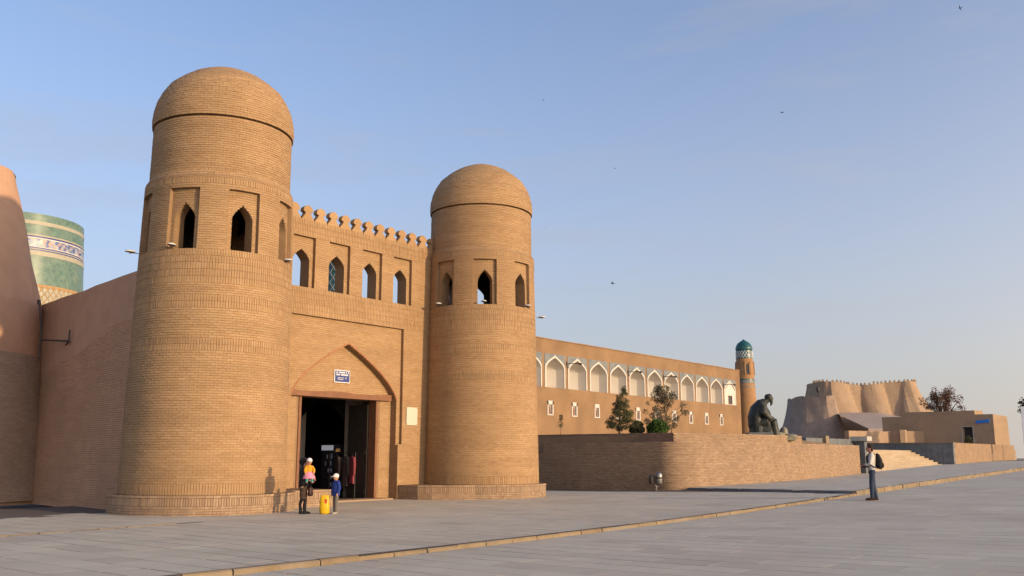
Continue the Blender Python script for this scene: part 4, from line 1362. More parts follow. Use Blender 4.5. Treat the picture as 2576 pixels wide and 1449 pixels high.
# dark stone end post with pale cap at the right end of the terrace wall
ep = empty('end_post', (21.3, 57.1, 0))
tag(ep, 'dark stone post with pale cap ending the brick terrace wall', 'post')
def obox(cx, cy, ang, lx, ly, z0, z1):
    Mx = Matrix.Translation((cx, cy, 0)) @ Matrix.Rotation(ang, 4, 'Z')
    return MB().box(-lx / 2, lx / 2, -ly / 2, ly / 2, z0, z1, Mx)
FA = math.atan2(ES[1], ES[0])
obox(21.22, 57.15, FA, .42, .5, float(gz(21)) - .1, 2.55).build('shaft', M['granite'], ep, world=True)
obox(21.22, 57.15, FA, .9, 1.0, 2.55, 2.82).build('cap', M['granitelight'], ep, world=True)
gp_ = empty('granite_parapet', (18.6, 55.2, 2.2))
tag(gp_, 'dark granite parapet behind the terrace wall right of the statue', 'parapet')
for i in range(5):
    a = i / 5; x0, y0 = 16.3 + 4.6 * a, 52.6 + 5.0 * a
    obox(x0 + .46, y0 + .5, math.atan2(5.0, 4.6), 1.33, .3, 2.0, 2.66).build('slab', M['granite'], gp_, world=True)
obox(18.0, 54.3, FA, .5, .45, 2.0, 2.8).build('pier', M['kerb'], gp_, world=True)

# ================================================================== stone steps and what lies right of them
st = empty('stone_steps', (*sn(53, 5.9), 0.6))
tag(st, 'wide cream stone steps climbing to the upper square', 'steps')
STEPS, RISE, RUN = 10, .152, .32
SB = .60
for k in range(STEPS):
    n0 = 5.9 - RUN * k
    nst = 8
    for q in range(nst):
        s0_, s1_ = 42.7 + (63 - 42.7) * q / nst + .006, 42.7 + (63 - 42.7) * (q + 1) / nst - .006
        pts = [sn(s0_, n0 - RUN - .1), sn(s1_, n0 - RUN - .1), sn(s1_, n0), sn(s0_, n0)]
        ar = sum(pts[i][0] * pts[(i + 1) % 4][1] - pts[(i + 1) % 4][0] * pts[i][1] for i in range(4))
        if ar < 0: pts = pts[::-1]
        dz = random.uniform(-.004, .004)
        MB().prism(pts, SB + RISE * k - .3, SB + RISE * (k + 1) + dz).build('step_block', M['stairstone'], st, world=True)
land = MB()
pts = [sn(42.5, 2.75), sn(63.0, 2.75), sn(63.0, -30), sn(42.5, -30)]
ZU = SB + RISE * STEPS
land.prism(pts if sum(pts[i][0] * pts[(i + 1) % 4][1] - pts[(i + 1) % 4][0] * pts[i][1] for i in range(4)) > 0 else pts[::-1], ZU - .5, ZU - .006)
tag(land.build('upper_square', M['joint']), 'upper square at the top of the stone steps', 'square', kind='structure')
def snbox(s0_, s1_, n0, n1, z0, z1, mb=None):
    mb = mb or MB()
    pts = [sn(s0_, n0), sn(s1_, n0), sn(s1_, n1), sn(s0_, n1)]
    if sum(pts[i][0] * pts[(i + 1) % 4][1] - pts[(i + 1) % 4][0] * pts[i][1] for i in range(4)) < 0: pts = pts[::-1]
    return mb.prism(pts, z0, z1)
ww = empty('wing_wall', (*sn(63.2, 4.5), .8))
tag(ww, 'grey stone wing wall on the right of the steps', 'wall')
for r_ in range(6):
    z0 = .5 + r_ * .36; off = .4 * (r_ % 2)
    nn_ = 6.15
    while nn_ > -2:
        nb_ = max(nn_ - (.8 if nn_ < 6.15 else .8 - off), -2)
        snbox(63.05 + random.uniform(0, .015), 63.5, nb_ + .008, nn_ - .008, z0, z0 + .352).build('stone', M['granite'], ww, world=True)
        nn_ = nb_
snbox(63.0, 63.55, -2, 6.2, .5 + 6 * .36, .5 + 6 * .36 + .09).build('coping', M['kerb'], ww, world=True)
# low brick wall at the right edge
path_wall('low_brick_wall', [sn(63.55, 6.05), sn(80, 6.3), sn(86, 6.2)], tz, 2.72, .5, M['oldmortar'], M['oldbrick'], None, 'low plain brick wall right of the stone steps', 'wall', keep=200)
snbox(63.6, 90, -30, 5.6, 0, 2.3).build('raised_bed', M['earth']) 
tag(bpy.data.objects['raised_bed'], 'raised earth behind the low brick wall', 'terrace', kind='structure')
# dark parapet at the back of the landing
lp = empty('landing_parapet', (*sn(52, -3), ZU))
tag(lp, 'dark granite parapet at the top of the steps', 'parapet')
for k in range(10):
    snbox(42.6 + 2.04 * k + .01, 42.6 + 2.04 * (k + 1) - .01, -3.4, -3.0, ZU - .1, 2.92).build('slab', M['granite'], lp, world=True)

# flat mud kiosk with a door and a blue sign
kx, ky = 48.8, 95.0
ko = empty('mud_building', (kx, ky, 2.4))
tag(ko, 'flat-roofed mud building with dark doorway and small blue sign', 'building')
ang_s, ang_l = math.atan2(.62, -.78), math.atan2(.78, .62)
def KP(u, v, z):  # u along the shaded face to the left, v along the sunlit face to the right
    return (kx - .78 * u + .86 * v, ky + .62 * u + .50 * v, z)
kb = MB()
hk = [(5.9, 5.85), (5.6, 5.55)]
U_ = 11.0
def kq(*p): kb.quad(*[KP(*q) for q in p])
kq((0, 0, 2), (2.0, 0, 2), (2.0, 0, 5.9), (0, 0, 5.9)); kq((2.0, 0, 4.65), (3.0, 0, 4.65), (3.0, 0, 5.9), (2.0, 0, 5.9)); kq((3.0, 0, 2), (U_, 0, 2), (U_, 0, 5.85), (3.0, 0, 5.9))
for u in (2.0, 3.0): kq((u, 0, 2), (u, .4, 2), (u, .4, 4.65), (u, 0, 4.65))
kq((2.0, 0, 4.65), (3.0, 0, 4.65), (3.0, .4, 4.65), (2.0, .4, 4.65))
kq((0, 0, 2), (0, 2.5, 2), (0, 2.4, 5.7), (0, 0, 5.9)); kq((0, 0, 5.9), (U_, 0, 5.85), (U_, 2.4, 5.7), (0, 2.4, 5.7))
kb.build('wall', M['fortmud'], ko, world=True)
MB().quad(KP(2.0, .38, 2), KP(3.0, .38, 2), KP(3.0, .38, 4.65), KP(2.0, .38, 4.65)).build('door', M['darkwood'], ko, world=True)
fr = MB()
for (a, b, z0, z1) in ((1.93, 2.0, 2, 4.7), (3.0, 3.07, 2, 4.7), (1.93, 3.07, 4.65, 4.72)):
    v = [KP(u, d, z) for d in (-.03, .05) for u, z in ((a, z0), (b, z0), (b, z1), (a, z1))]
    fr.add(v, [(0, 1, 2, 3), (0, 4, 5, 1), (1, 5, 6, 2), (2, 6, 7, 3), (3, 7, 4, 0)])
fr.build('door_frame', M['granitelight'], ko, world=True)
sg_ = MB(); v = [KP(u, d, z) for d in (-.08, -.01) for u, z in ((.35, 5.05), (1.6, 4.98), (1.6, 5.28), (.35, 5.38))]
sg_.add(v, [(0, 1, 2, 3), (0, 4, 5, 1), (1, 5, 6, 2), (2, 6, 7, 3), (3, 7, 4, 0)])
sg_.build('sign', M['brightblue'], ko, world=True)
rf2 = MB()
for (u0, u1, v0, v1, z0, z1) in ((2.2, 9.5, .9, 2.3, 5.75, 6.35),):
    v = [KP(u, vv, z) for z in (z0, z1) for u, vv in ((u0, v0), (u1, v0), (u1, v1), (u0, v1))]
    rf2.add(v, [(4, 5, 6, 7), (0, 1, 5, 4), (1, 2, 6, 5), (2, 3, 7, 6), (3, 0, 4, 7)])
rf2.build('roof_block', M['fortmud'], ko, world=True)

# low mud wall between the kiosk and the terrace
def mud_run(name, pts, z0, z1, label):
    o = empty(name, (*pts[0], z0)); tag(o, label, 'wall')
    mb = MB()
    for (a, b) in zip(pts[:-1], pts[1:]):
        n_ = 8
        for q in range(n_):
            t0, t1 = q / n_, (q + 1) / n_
            pa = (a[0] + (b[0] - a[0]) * t0, a[1] + (b[1] - a[1]) * t0); pb = (a[0] + (b[0] - a[0]) * t1, a[1] + (b[1] - a[1]) * t1)
            d = Vector((pb[0] - pa[0], pb[1] - pa[1], 0)).normalized(); w = Vector((-d.y, d.x, 0)) * .5
            mb.prism([pa, pb, (pb[0] + w.x, pb[1] + w.y), (pa[0] + w.x, pa[1] + w.y)], z0, [z1] * 4)
    mb.build('mud_face', M['fortmud'], o, world=True)
mud_run('mud_wall', [(33.0, 92.0), (38.5, 95.5)], 1.9, 4.15, 'shaded low mud wall left of the mud building')
mud_run('mud_wall', [(38.5, 95.5), (39.6, 94.6), (40.2, 98.8), (46, 99.5)], 1.9, 4.3, 'low mud wall with sunlit corner joining the mud building')
mud_run('dark_wall', [(56.0, 101.0), (66.0, 108.0)], 1.9, 4.6, 'dark wall behind the low brick wall at the right edge')

# mud fortress with flared bulging walls
fort = empty('mud_fortress', (57, 150, 4))
tag(fort, 'pale mud fortress with flared walls and small battlements', 'fortress')
def fort_section(name, top, z1f, z0, flare, mt, parent, bulges, n=90):
    P = PathWall(top); mb = MB(); us = np.linspace(0, P.len, n); zs_ = np.linspace(0, 1, 14)
    grid = []
    for u in us:
        p = P.at(u); d, w = P.frame(u)
        row = []
        for t in zs_:
            bu = sum(amp * (.45 + 1.1 * (1 - t)) * max(0.0, 1 - ((u - c) / (wd * (.75 + .75 * (1 - t)))) ** 2) ** .7 for c, wd, amp in bulges)
            off = bu + flare * (1 - t) ** 1.7
            z = z0 + (z1f(u) - z0) * t
            off += .06 * math.sin(u * 1.3 + t * 5) * math.sin(t * 7 + u) + RNG.normal(0, .008)
            row.append((p[0] + w.x * off, p[1] + w.y * off, z + (RNG.normal(0, .04) if t == 1 else 0)))
        grid.append(row)
    for i in range(n - 1):
        for j in range(13):
            mb.quad(grid[i][j], grid[i + 1][j], grid[i + 1][j + 1], grid[i][j + 1])
    o = mb.build(name, mt, parent, world=True); auto_smooth(o, 60)
    return P, [g[-1] for g in grid]
ft = [(50.0, 158.0), (50.0, 150.2), (54.6, 152.0), (60.5, 152.4), (65.6, 151.0), (66.4, 158)]
PF, tops = fort_section('wall', smooth_path(ft, 2), lambda u: 13.75 - .55 * math.exp(-((u - 13.5) / 4.0) ** 2) , 2.0, 6.8, M['fortmud'], fort, [(9.6, 2.4, 1.2), (15.4, 2.3, 1.5), (22.4, 2.8, 1.5)], 120)
mer = MB().add([(-.13, -.15, 0), (.13, -.15, 0), (.13, .15, 0), (-.13, .15, 0), (-.12, -.15, .26), (.12, -.15, .26), (.12, .15, .26), (-.12, .15, .26), (0, -.15, .38), (0, .15, .38)],
               [(0, 1, 5, 8, 4), (2, 3, 7, 9, 6), (1, 2, 6, 5), (3, 0, 4, 7), (4, 8, 9, 7), (8, 5, 6, 9)]).mesh('merlon')
mer.materials.append(M['fortmud'])
finv = parent_inv(fort); last = None
for i, p in enumerate(tops):
    if p[1] > 154: continue
    if last is None or math.dist(p, last) > .52:
        last = p
        o = bpy.data.objects.new('merlon', mer); COL.objects.link(o); o.parent = fort
        o.matrix_basis = finv @ (Matrix.Translation((p[0], p[1] + .1, p[2] - .02)) @ Matrix.Rotation(random.uniform(-.1, .1), 4, 'Z'))
fort2 = empty('ruined_rampart', (47, 144, 4))
tag(fort2, 'grey broken rampart stub left of the mud fortress', 'wall')
fort_section('wall', smooth_path([(46.0, 156), (45.0, 148.2), (50.3, 144.6), (51.5, 150)], 1), lambda u: 11.0 + .15 * math.sin(u), 2.0, 3.4, M['fortgrey'], fort2, [], 60)
sl = MB()
NXs = 16
for i in range(NXs):
    x0, x1 = 50.5 + 18.5 * i / NXs, 50.5 + 18.5 * (i + 1) / NXs
    f = lambda x: 8.45 if x < 57 else 8.45 - (x - 57) / 12 * 1.9
    sl.quad((x0, 133, 5.6), (x1, 133, 5.6), (x1, 146.5, f(x1)), (x0, 146.5, f(x0)))
    sl.quad((x0, 133, 1.5), (x1, 133, 1.5), (x1, 133, 5.6), (x0, 133, 5.6))
so2 = sl.build('embankment', M['slope'])
tag(so2, 'grey clay slope at the foot of the mud fortress', 'slope', kind='structure')
# far lamp on the broken rampart
fl = empty('roof_floodlight', (49.0, 147.6, 11))
tag(fl, 'small dark floodlight silhouetted on the broken rampart', 'floodlight')
MB().tube([(48.6, 147.5, 10.9), (48.5, 147.5, 11.9)], .1, 6).build('post', M['iron'], fl, world=True)
MB().ball((48.45, 147.5, 12.15), (.28, .25, .5)).build('head', M['iron'], fl, world=True)
MB().tube([(46.5, 147.8, 10.9), (46.9, 147.8, 12.1)], .05, 5).build('stay', M['iron'], fl, world=True)

# ================================================================== signs on the gate
sg = empty('gate_sign', GP(6.52, 4.3, D2))
tag(sg, 'small blue enamel sign with white lettering under the portal arch', 'sign')
gbox(6.14, 6.90, D2 - .06, D2 - .01, 4.32, 4.79).build('frame', M['whitep'], sg, world=True)
gbox(6.17, 6.87, D2 - .075, D2 - .055, 4.35, 4.76).build('panel', M['signblue'], sg, world=True)
lt = MB(); rs = random.Random(3)
for row, (z, h, a, b) in enumerate(((4.67, .055, 6.22, 6.82), (4.585, .055, 6.22, 6.80), (4.485, .028, 6.30, 6.74), (4.43, .028, 6.26, 6.56))):
    x = a
    while x < b:
        w = rs.uniform(.022, .04) if row < 2 else rs.uniform(.012, .02)
        if rs.random() > .12:
            pts = [GP(x, z, D2 - .078), GP(x + w, z, D2 - .078), GP(x + w, z + h, D2 - .078), GP(x, z + h, D2 - .078)]
            lt.quad(*pts)
        x += w + .012
lt.build('lettering', M['whitep'], sg, world=True)
pq_ = empty('wall_plaque', GP(9.83, 2.8))
tag(pq_, 'plain pale stone plaque on the wall right of the portal', 'plaque')
gbox(9.53, 10.13, -.06, -.013, 2.83, 3.53).build('slab', M['plaque'], pq_, world=True)
for s_, z_ in ((9.57, 2.87), (10.09, 2.87), (9.57, 3.49), (10.09, 3.49)):
    gbox(s_ - .012, s_ + .012, -.072, -.058, z_ - .012, z_ + .012).build('bolt', M['iron'], pq_, world=True)

# thin line of headers round the portal arch
vo = Bricks()
outl = [(ARC_W * (1 - (k / 40) ** 1.6), ARC_S + (ARC_A - ARC_S) * k / 40) for k in range(41)]
for sgn_ in (-1, 1):
    for (u0, z0), (u1, z1) in zip(outl[:-1], outl[1:]):
        d = Vector((sgn_ * (u1 - u0), z1 - z0)); ln = d.length; d /= ln
        U = (ES[0] * d.x, ES[1] * d.x, d.y); V = (-ES[0] * d.y * sgn_ * sgn_, -ES[1] * d.y, d.x)
        vo.add(GP(ARC_C + sgn_ * (u0 + u1 + .05) / 2, (z0 + z1) / 2 + .02, D1), U, V, W3, ln - .008, .055, .022, .03)
M['redbrick'] = mat('red_arch_brick', [(0.33, 0.15, 0.075), (0.36, 0.17, 0.085), (0.30, 0.135, 0.07)], (2, .1), .9)
vo.build(gate, M['redbrick'], 'voussoir', 300)

# floodlights on the window sills
M['lampdark'] = mat('lamp_underside', [(0.12, 0.11, 0.10)], None, .6)
def floodlight(p, az, label, tilt=0.0):
    e = empty('floodlight', p, az); e.scale = (.6, .6, .6)
    tag(e, label, 'floodlight', 'floodlights on the gate window sills')
    prof = [(.0, .10), (.10, .092), (.19, .06), (.23, .02), (.235, -.01)]
    mb = MB()
    n = 16
    vs = []
    for r, z in prof:
        for k in range(n):
            a = 2 * math.pi * k / n
            vs.append((r * .8 * math.cos(a), r * 1.15 * math.sin(a), z + tilt * r * math.sin(a)))
    fs = [(i * n + k, i * n + (k + 1) % n, (i + 1) * n + (k + 1) % n, (i + 1) * n + k) for i in range(len(prof) - 1) for k in range(n)]
    mb.add(vs, fs)
    mb.build('housing', M['lamp'], e, smooth=True)
    MB().lathe([(.19, -.005), (.0, -.02)], 16).build('lens', M['lampdark'], e)
    MB().box(-.03, .03, -.05, .05, -.09, .0).build('bracket', M['iron'], e)
    MB().tube([(0, .02, -.06), (0, .42, -.04)], .018, 6).build('arm', M['iron'], e)
def rim(c, az_deg, r, z):
    a = R(az_deg); return (c[0] + r * math.sin(a), c[1] - r * math.cos(a), z)
for c, az_, r_, z_, lab in (
    (L, -54, 2.62, 7.66, 'floodlight jutting out on the far left of the near tower'),
    (L, -15, 2.36, 7.70, 'floodlight on the left window sill of the near tower'),
    (L, 79, 2.40, 7.62, 'floodlight on the right window sill of the near tower'),
    (RT, -44, 2.36, 7.70, 'floodlight on the left window sill of the far tower'),
    (RT, 5, 2.32, 7.70, 'floodlight on the middle window sill of the far tower'),
    (RT, 56, 2.36, 7.68, 'floodlight on the right window sill of the far tower'),
    (RT, 96, 2.62, 7.45, 'small floodlight jutting out on the right side of the far tower')):
    floodlight(rim(c, az_, r_, z_), R(az_), lab)

# slim blue minaret seen through the second gate window
nm_c = (-16.75, 88.0)
bm = empty('patterned_minaret', (nm_c[0], nm_c[1], 0))
tag(bm, 'dark blue patterned minaret glimpsed through the second gate window', 'minaret')
MB().lathe([(1.65, -1), (1.2, 19.5), (1.25, 20.5), (.9, 21.4), (0, 22.0)], 32, nm_c).build('shaft', M['turqdark'], bm, world=True, smooth=True)
lt2 = MB()
for k in range(12):
    for sg2 in (-1, 1):
        pts = []
        for q in range(25):
            t = q / 24; a = k * 2 * math.pi / 12 + sg2 * t * 3.2; z = 15 + 6 * t; r = np.interp(z, [-1, 19.5, 20.5, 21.4], [1.65, 1.2, 1.25, .9]) + .03
            pts.append((nm_c[0] + r * math.sin(a), nm_c[1] - r * math.cos(a), z))
        lt2.tube(pts, .05, 4)
lt2.build('white_lattice', M['tilegrey'], bm, world=True)

# ================================================================== inside the passage
M['fridgebody'] = mat('black_fridge_body', [(0.03, 0.03, 0.035)], None, .4)
M['fridgelit'] = mat('lit_fridge_header', [(0.35, 0.36, 0.38)], None, .5, emit=((.85, .9, 1.0), .10))
M['fridgeglow'] = mat('lit_fridge_bottles', [(0.25, 0.3, 0.4), (0.6, 0.65, 0.75), (0.05, 0.08, 0.12)], None, .3, emit=((.45, .6, .8), .012))
M['coatred'] = mat('dull_red_cloth', [(0.24, 0.05, 0.06)], (5, .2), .9)
M['coatdark'] = mat('dark_cloth', [(0.05, 0.045, 0.05), (0.09, 0.055, 0.05), (0.05, 0.06, 0.045)], (5, .2), .9)
M['straw'] = mat('tan_straw', [(0.34, 0.21, 0.08)], (8, .2), .9)
fr_ = empty('drinks_fridge', GP(pw1 + .1, .03, 3.1))
tag(fr_, 'lit drinks fridge standing inside the dark passage', 'fridge')
gbox(pw1 - .25, pw1 + .55, 2.85, 3.65, .05, 2.1).build('cabinet', M['fridgebody'], fr_, world=True)
gbox(pw1 - .275, pw1 - .255, 2.9, 3.6, 1.86, 2.06).build('header', M['fridgelit'], fr_, world=True)
for r_ in range(5):
    for q in range(7):
        d_ = 2.95 + .09 * q
        gbox(pw1 - .275, pw1 - .258, d_, d_ + .055, .45 + r_ * .27, .45 + r_ * .27 + random.uniform(.14, .2)).build('bottle', M['fridgeglow'] if (q == 0 or random.random() < .12) else M['fridgebody'], fr_, world=True)
def coat(p, col, w, h, yaw, label, name='hanging_coat'):
    e = empty(name, p, yaw)
    tag(e, label, 'clothing', 'clothes hung inside the passage')
    mb = MB()
    n = 14
    rows = [(0, .10, .05), (.06, .8, .10), (.3, .86, .14), (.7, .92, .15), (1, 1.0, .17)]
    vs = []
    for t, fx, fy in rows:
        for k in range(n):
            a = 2 * math.pi * k / n
            vs.append((w / 2 * fx * math.cos(a), fy * w * (1 + .25 * math.sin(5 * a)) * math.sin(a), -h * t))
    mb.add(vs, [(i * n + k, (i + 1) * n + k, (i + 1) * n + (k + 1) % n, i * n + (k + 1) % n) for i in range(len(rows) - 1) for k in range(n)])
    mb.build('body', col, e, smooth=True)
    for sg3 in (-1, 1):
        MB().tube([(sg3 * w * .42, 0, -.06), (sg3 * w * .58, 0, -.35 * h), (sg3 * w * .6, .02, -.7 * h)], [.07, .06, .05], 8).build('sleeve', col, e, smooth=True)
    MB().tube([(0, 0, .0), (0, 0, .09)], .012, 5).build('hook', M['iron'], e)
rail = empty('clothes_rail', GP(pw1 - .55, .03, 1.5))
tag(rail, 'dark metal clothes rail inside the passage', 'rail')
MB().tube([GP(pw1 - .55, .05, 1.25), GP(pw1 - .55, 1.75, 1.25), GP(pw1 - .55, 1.75, 2.75), GP(pw1 - .55, .05, 2.75)], .02, 6).build('frame', M['iron'], rail, world=True)
coat(GP(pw1 - .55, 1.64, 1.45), M['coatred'], .5, 1.05, FA + 1.2, 'dull red coat hanging nearest the door')
coat(GP(pw1 - .55, 1.64, 1.85), M['coatdark'], .5, 1.15, FA + 1.35, 'dark coat hanging beside the red coat')
coat(GP(pw1 - .55, 1.64, 2.3), M['coatdark'], .55, 1.2, FA + 1.1, 'dark olive coat hanging farther inside')
hat = empty('straw_hat', GP(pw1 - .5, 1.8, 2.35))
tag(hat, 'tan straw hat on the clothes rail', 'hat')
MB().lathe([(.17, 0), (.1, .01), (.095, .1), (.05, .13), (0, .135)], 18).build('crown', M['straw'], hat, smooth=True)

# ================================================================== people
def remeshed(mb, name, mt, parent, voxel=.012, smooth=4):
    me = mb.mesh(name)
    o = bpy.data.objects.new(name, me); COL.objects.link(o)
    md = o.modifiers.new('r', 'REMESH'); md.mode = 'VOXEL'; md.voxel_size = voxel; md.use_smooth_shade = True
    if smooth:
        m2 = o.modifiers.new('s', 'SMOOTH'); m2.iterations = smooth; m2.factor = .5
    dg = bpy.context.evaluated_depsgraph_get()
    nm_ = bpy.data.meshes.new_from_object(o.evaluated_get(dg))
    bpy.data.objects.remove(o); bpy.data.meshes.remove(me)
    nm_.name = name
    nm_.materials.clear(); nm_.materials.append(mt)
    nm_.polygons.foreach_set('use_smooth', [True] * len(nm_.polygons))
    return link(name, nm_, None, parent)

SKIN = mat('tan_skin', [(0.42, 0.23, 0.15)], (30, .06), .6)
def cloth(name, c, v=.12):
    return mat(name, [c], (14, v), .9, .3, 60)
EYE = mat('dark_eye', [(0.02, 0.015, 0.012)], None, .3)

def fingers(mb, wrist, d, side, k=1.0, curl=.5):
    """palm, four fingers of different lengths and a thumb from the side of the palm; d points down the hand"""
    d = Vector(d).normalized(); side = (Vector(side) - d * d.dot(Vector(side))).normalized(); palm = d.cross(side)
    w = Vector(wrist)
    mb.tube([w - d * .02 * k, w + d * .04 * k, w + d * .09 * k], [(.024 * k, .018 * k), (.036 * k, .017 * k), (.036 * k, .015 * k)], 8, ref=tuple(side))
    for i, ln in enumerate((.065, .078, .072, .055)):
        b = w + d * .085 * k + side * ((i - 1.5) * .019 * k)
        m = b + (d * (1 - .3 * curl) + palm * .5 * curl) * ln * .55 * k
        t = m + (d * (1 - .8 * curl) + palm * curl) * ln * .5 * k
        mb.tube([b, m, t], [.0095 * k, .009 * k, .0075 * k], 6)
    b = w + d * .03 * k + side * .03 * k
    m = b + (d * .7 + side * .7 + palm * .2).normalized() * .035 * k
    mb.tube([b, m, m + (d * .9 + side * .2 + palm * .3).normalized() * .03 * k], [.012 * k, .0105 * k, .008 * k], 6)

def body_mesh(H, arms, legs, lean=0.0, head=(0, 0, 0), hk=1.0):
    """skin surface of a standing figure, x forwards, y to its left; arms / legs: lists of joint points at unit height 1.75"""
    k = H / 1.75
    mb = MB()
    S = lambda p: (p[0] * k, p[1] * k, p[2] * k)
    T = lambda pts, rad: mb.tube([S(p) for p in pts], [((r[0] * k, r[1] * k) if hasattr(r, '__len__') else r * k) for r in rad], 12)
    T([(0, 0, .88), (0, 0, .98), (0, 0, 1.1), (0, 0, 1.25), (0, 0, 1.38), (0, 0, 1.455), (0, 0, 1.5)], [(.09, .13), (.105, .15), (.09, .13), (.105, .15), (.1, .165), (.06, .11), (.05, .055)])
    hx, hy, hz = head
    hb = 1.50
    T([(0, 0, 1.44), (hx * .5 + .005, hy * .5, hb + .03), (hx + .01, hy, hb + .08)], [.055, .05, .05])
    hc = (hx + .015, hy, 1.632 + hz)
    mb.ball(S(hc), (.098 * k * hk, .078 * k * hk, .118 * k * hk), 18, 12)
    mb.ball(S((hc[0] + .035, hc[1], hc[2] - .06)), (.062 * k * hk, .055 * k * hk, .06 * k * hk), 12, 8)
    mb.ball(S((hc[0] + .098 * hk, hc[1], hc[2] - .015)), (.02 * k, .015 * k, .026 * k), 8, 6)
    mb.ball(S((hc[0] + .088 * hk, hc[1], hc[2] - .065)), (.012 * k, .024 * k, .009 * k), 8, 6)
    for sg in (-1, 1):
        mb.ball(S((hc[0] - .005, hc[1] + sg * .078 * hk, hc[2] - .01)), (.022 * k, .01 * k, .032 * k), 8, 6)
    for a, side in arms:
        T([(0, a[0][1] * .7, 1.43)] + a, [.055, .052, .04, .027])
        d = Vector(a[-1]) - Vector(a[-2])
        fingers(mb, S(a[-1]), d, side, k)
    for l in legs:
        T([(l[0][0], l[0][1], .95)] + l, [.085, .085, .056, .042, .04])
        a = l[-1]
        T([(a[0] - .04, a[1], .045), (a[0] + .05, a[1], .04), (a[0] + .17, a[1], .028)], [.04, .042, .028])
    return mb, hc, k

def std_leg(y, fwd=0.0, knee=.02):
    return [(0, y, .9), (fwd * .5 + knee, y, .5), (fwd, y, .12), (fwd, y, .06)]

def add_eyes(parent, hc, k, hk=1.0):
    for sg in (-1, 1):
        MB().ball(((hc[0] + .088 * hk) * k, (hc[1] + sg * .032) * k, (hc[2] + .012) * k), .011 * k, 8, 6).build('eye', EYE, parent)

# --- woman in black with a toddler on her arm
wx, wy = -5.95, 27.1
wom = empty('person', (wx, wy, 0.002), R(-8))
tag(wom, 'person in black jacket and boots carrying a toddler by the plinth', 'person')
arms = [([(0, .18, 1.40), (.04, .24, 1.16), (.26, .10, 1.10)], (0, -1, 0)), ([(0, -.18, 1.40), (.05, -.23, 1.15), (.24, -.06, 1.04)], (0, 1, 0))]
legs = [std_leg(.085, .03), std_leg(-.085, -.04)]
mb, hc, k = body_mesh(1.56, arms, legs)
remeshed(mb, 'body', SKIN, wom, .009, 3)
add_eyes(wom, hc, k)
blk = cloth('black_wool', (0.012, 0.012, 0.014)); brn = cloth('dark_brown_wool', (0.05, 0.032, 0.024))
mb = MB()
K = lambda *p: tuple(q * k for q in p)
mb.tube([K(0, 0, .86), K(0, 0, 1.0), K(0, 0, 1.15), K(0, 0, 1.3), K(0, 0, 1.42), K(0, 0, 1.48)], [(.155 * k, .19 * k), (.15 * k, .19 * k), (.14 * k, .18 * k), (.14 * k, .195 * k), (.115 * k, .19 * k), (.07 * k, .08 * k)], 16)
for a, _ in arms:
    mb.tube([K(0, a[0][1] * .8, 1.42)] + [K(*p) for p in a[:2]] + [K(*(np.array(a[1]) * .25 + np.array(a[2]) * .75))], [.075 * k, .075 * k, .06 * k, .05 * k], 12)
remeshed(mb, 'jacket', blk, wom, .014, 3)
mb = MB()
mb.tube([K(0, 0, .95), K(.0, 0, .8), K(0, 0, .62), K(0, 0, .46)], [(.125 * k, .16 * k), (.125 * k, .165 * k), (.11 * k, .15 * k), (.095 * k, .14 * k)], 16)
remeshed(mb, 'skirt', brn, wom, .012, 2)
mb = MB()
for l in legs:
    x, y = l[-1][0], l[-1][1]
    mb.tube([K(l[1][0], y, .5), K(x - .01, y, .3), K(x, y, .1), K(x, y, .02)], [.066 * k, .066 * k, .052 * k, .052 * k], 10)
    mb.tube([K(x - .05, y, .045), K(x + .06, y, .04), K(x + .19, y, .03)], [.046 * k, .048 * k, .032 * k], 10)
remeshed(mb, 'boots', blk, wom, .011, 2)
mb = MB()
mb.ball(K(hc[0] - .025, 0, hc[2] + .025), (.115 * k, .10 * k, .125 * k)); mb.ball(K(hc[0] - .12, 0, hc[2] + .0), (.085 * k, .085 * k, .09 * k)); mb.ball(K(hc[0] - .07, 0, hc[2] - .08), (.07 * k, .085 * k, .08 * k))
remeshed(mb, 'hair', cloth('black_hair', (0.012, 0.01, 0.01)), wom, .012, 3)

# toddler sitting on her forearms, turned towards the camera
tod = empty('person', (wx + .17, wy - .15, 1.03), R(-70))
tag(tod, 'toddler in white hat, yellow top and pink skirt held in arms', 'person')
mb = MB()
mb.tube([(0, 0, .02), (0, 0, .12), (0, 0, .24), (0, 0, .32), (0, 0, .35)], [(.075, .085), (.075, .085), (.07, .085), (.05, .06), (.03, .03)], 12)
mb.ball((.01, 0, .43), (.075, .066, .08)); mb.ball((.085, 0, .42), .013); mb.tube([(0, 0, .33), (0, 0, .38)], .032, 8)
for sg in (-1, 1):
    mb.tube([(0, sg * .075, .3), (.06, sg * .12, .2), (.12, sg * .11, .09)], [.032, .027, .02], 8)
    fingers(mb, (.12, sg * .11, .09), (.4, 0, -.8), (0, -sg, 0), .5)
    mb.tube([(0, sg * .045, .03), (.13, sg * .07, -.02), (.13, sg * .075, -.14)], [.05, .042, .03], 8)
    mb.tube([(.11, sg * .075, -.15), (.18, sg * .075, -.16)], [.028, .02], 8)
remeshed(mb, 'body', SKIN, tod, .008, 3)
for sg in (-1, 1):
    MB().ball((.078, sg * .026, .44), .008, 8, 6).build('eye', EYE, tod)
mb = MB()
mb.tube([(0, 0, .1), (0, 0, .2), (0, 0, .29), (0, 0, .34)], [(.095, .11), (.09, .105), (.075, .10), (.045, .05)], 14)
for sg in (-1, 1):
    mb.tube([(0, sg * .07, .3), (.06, sg * .125, .2), (.1, sg * .115, .12)], [.045, .042, .036], 8)
remeshed(mb, 'top', cloth('yellow_knit', (0.62, 0.28, 0.02)), tod, .009, 2)
mb = MB()
mb.tube([(.0, 0, .13), (.02, 0, .05), (.03, 0, -.05)], [(.10, .115), (.14, .155), (.17, .185)], 16)
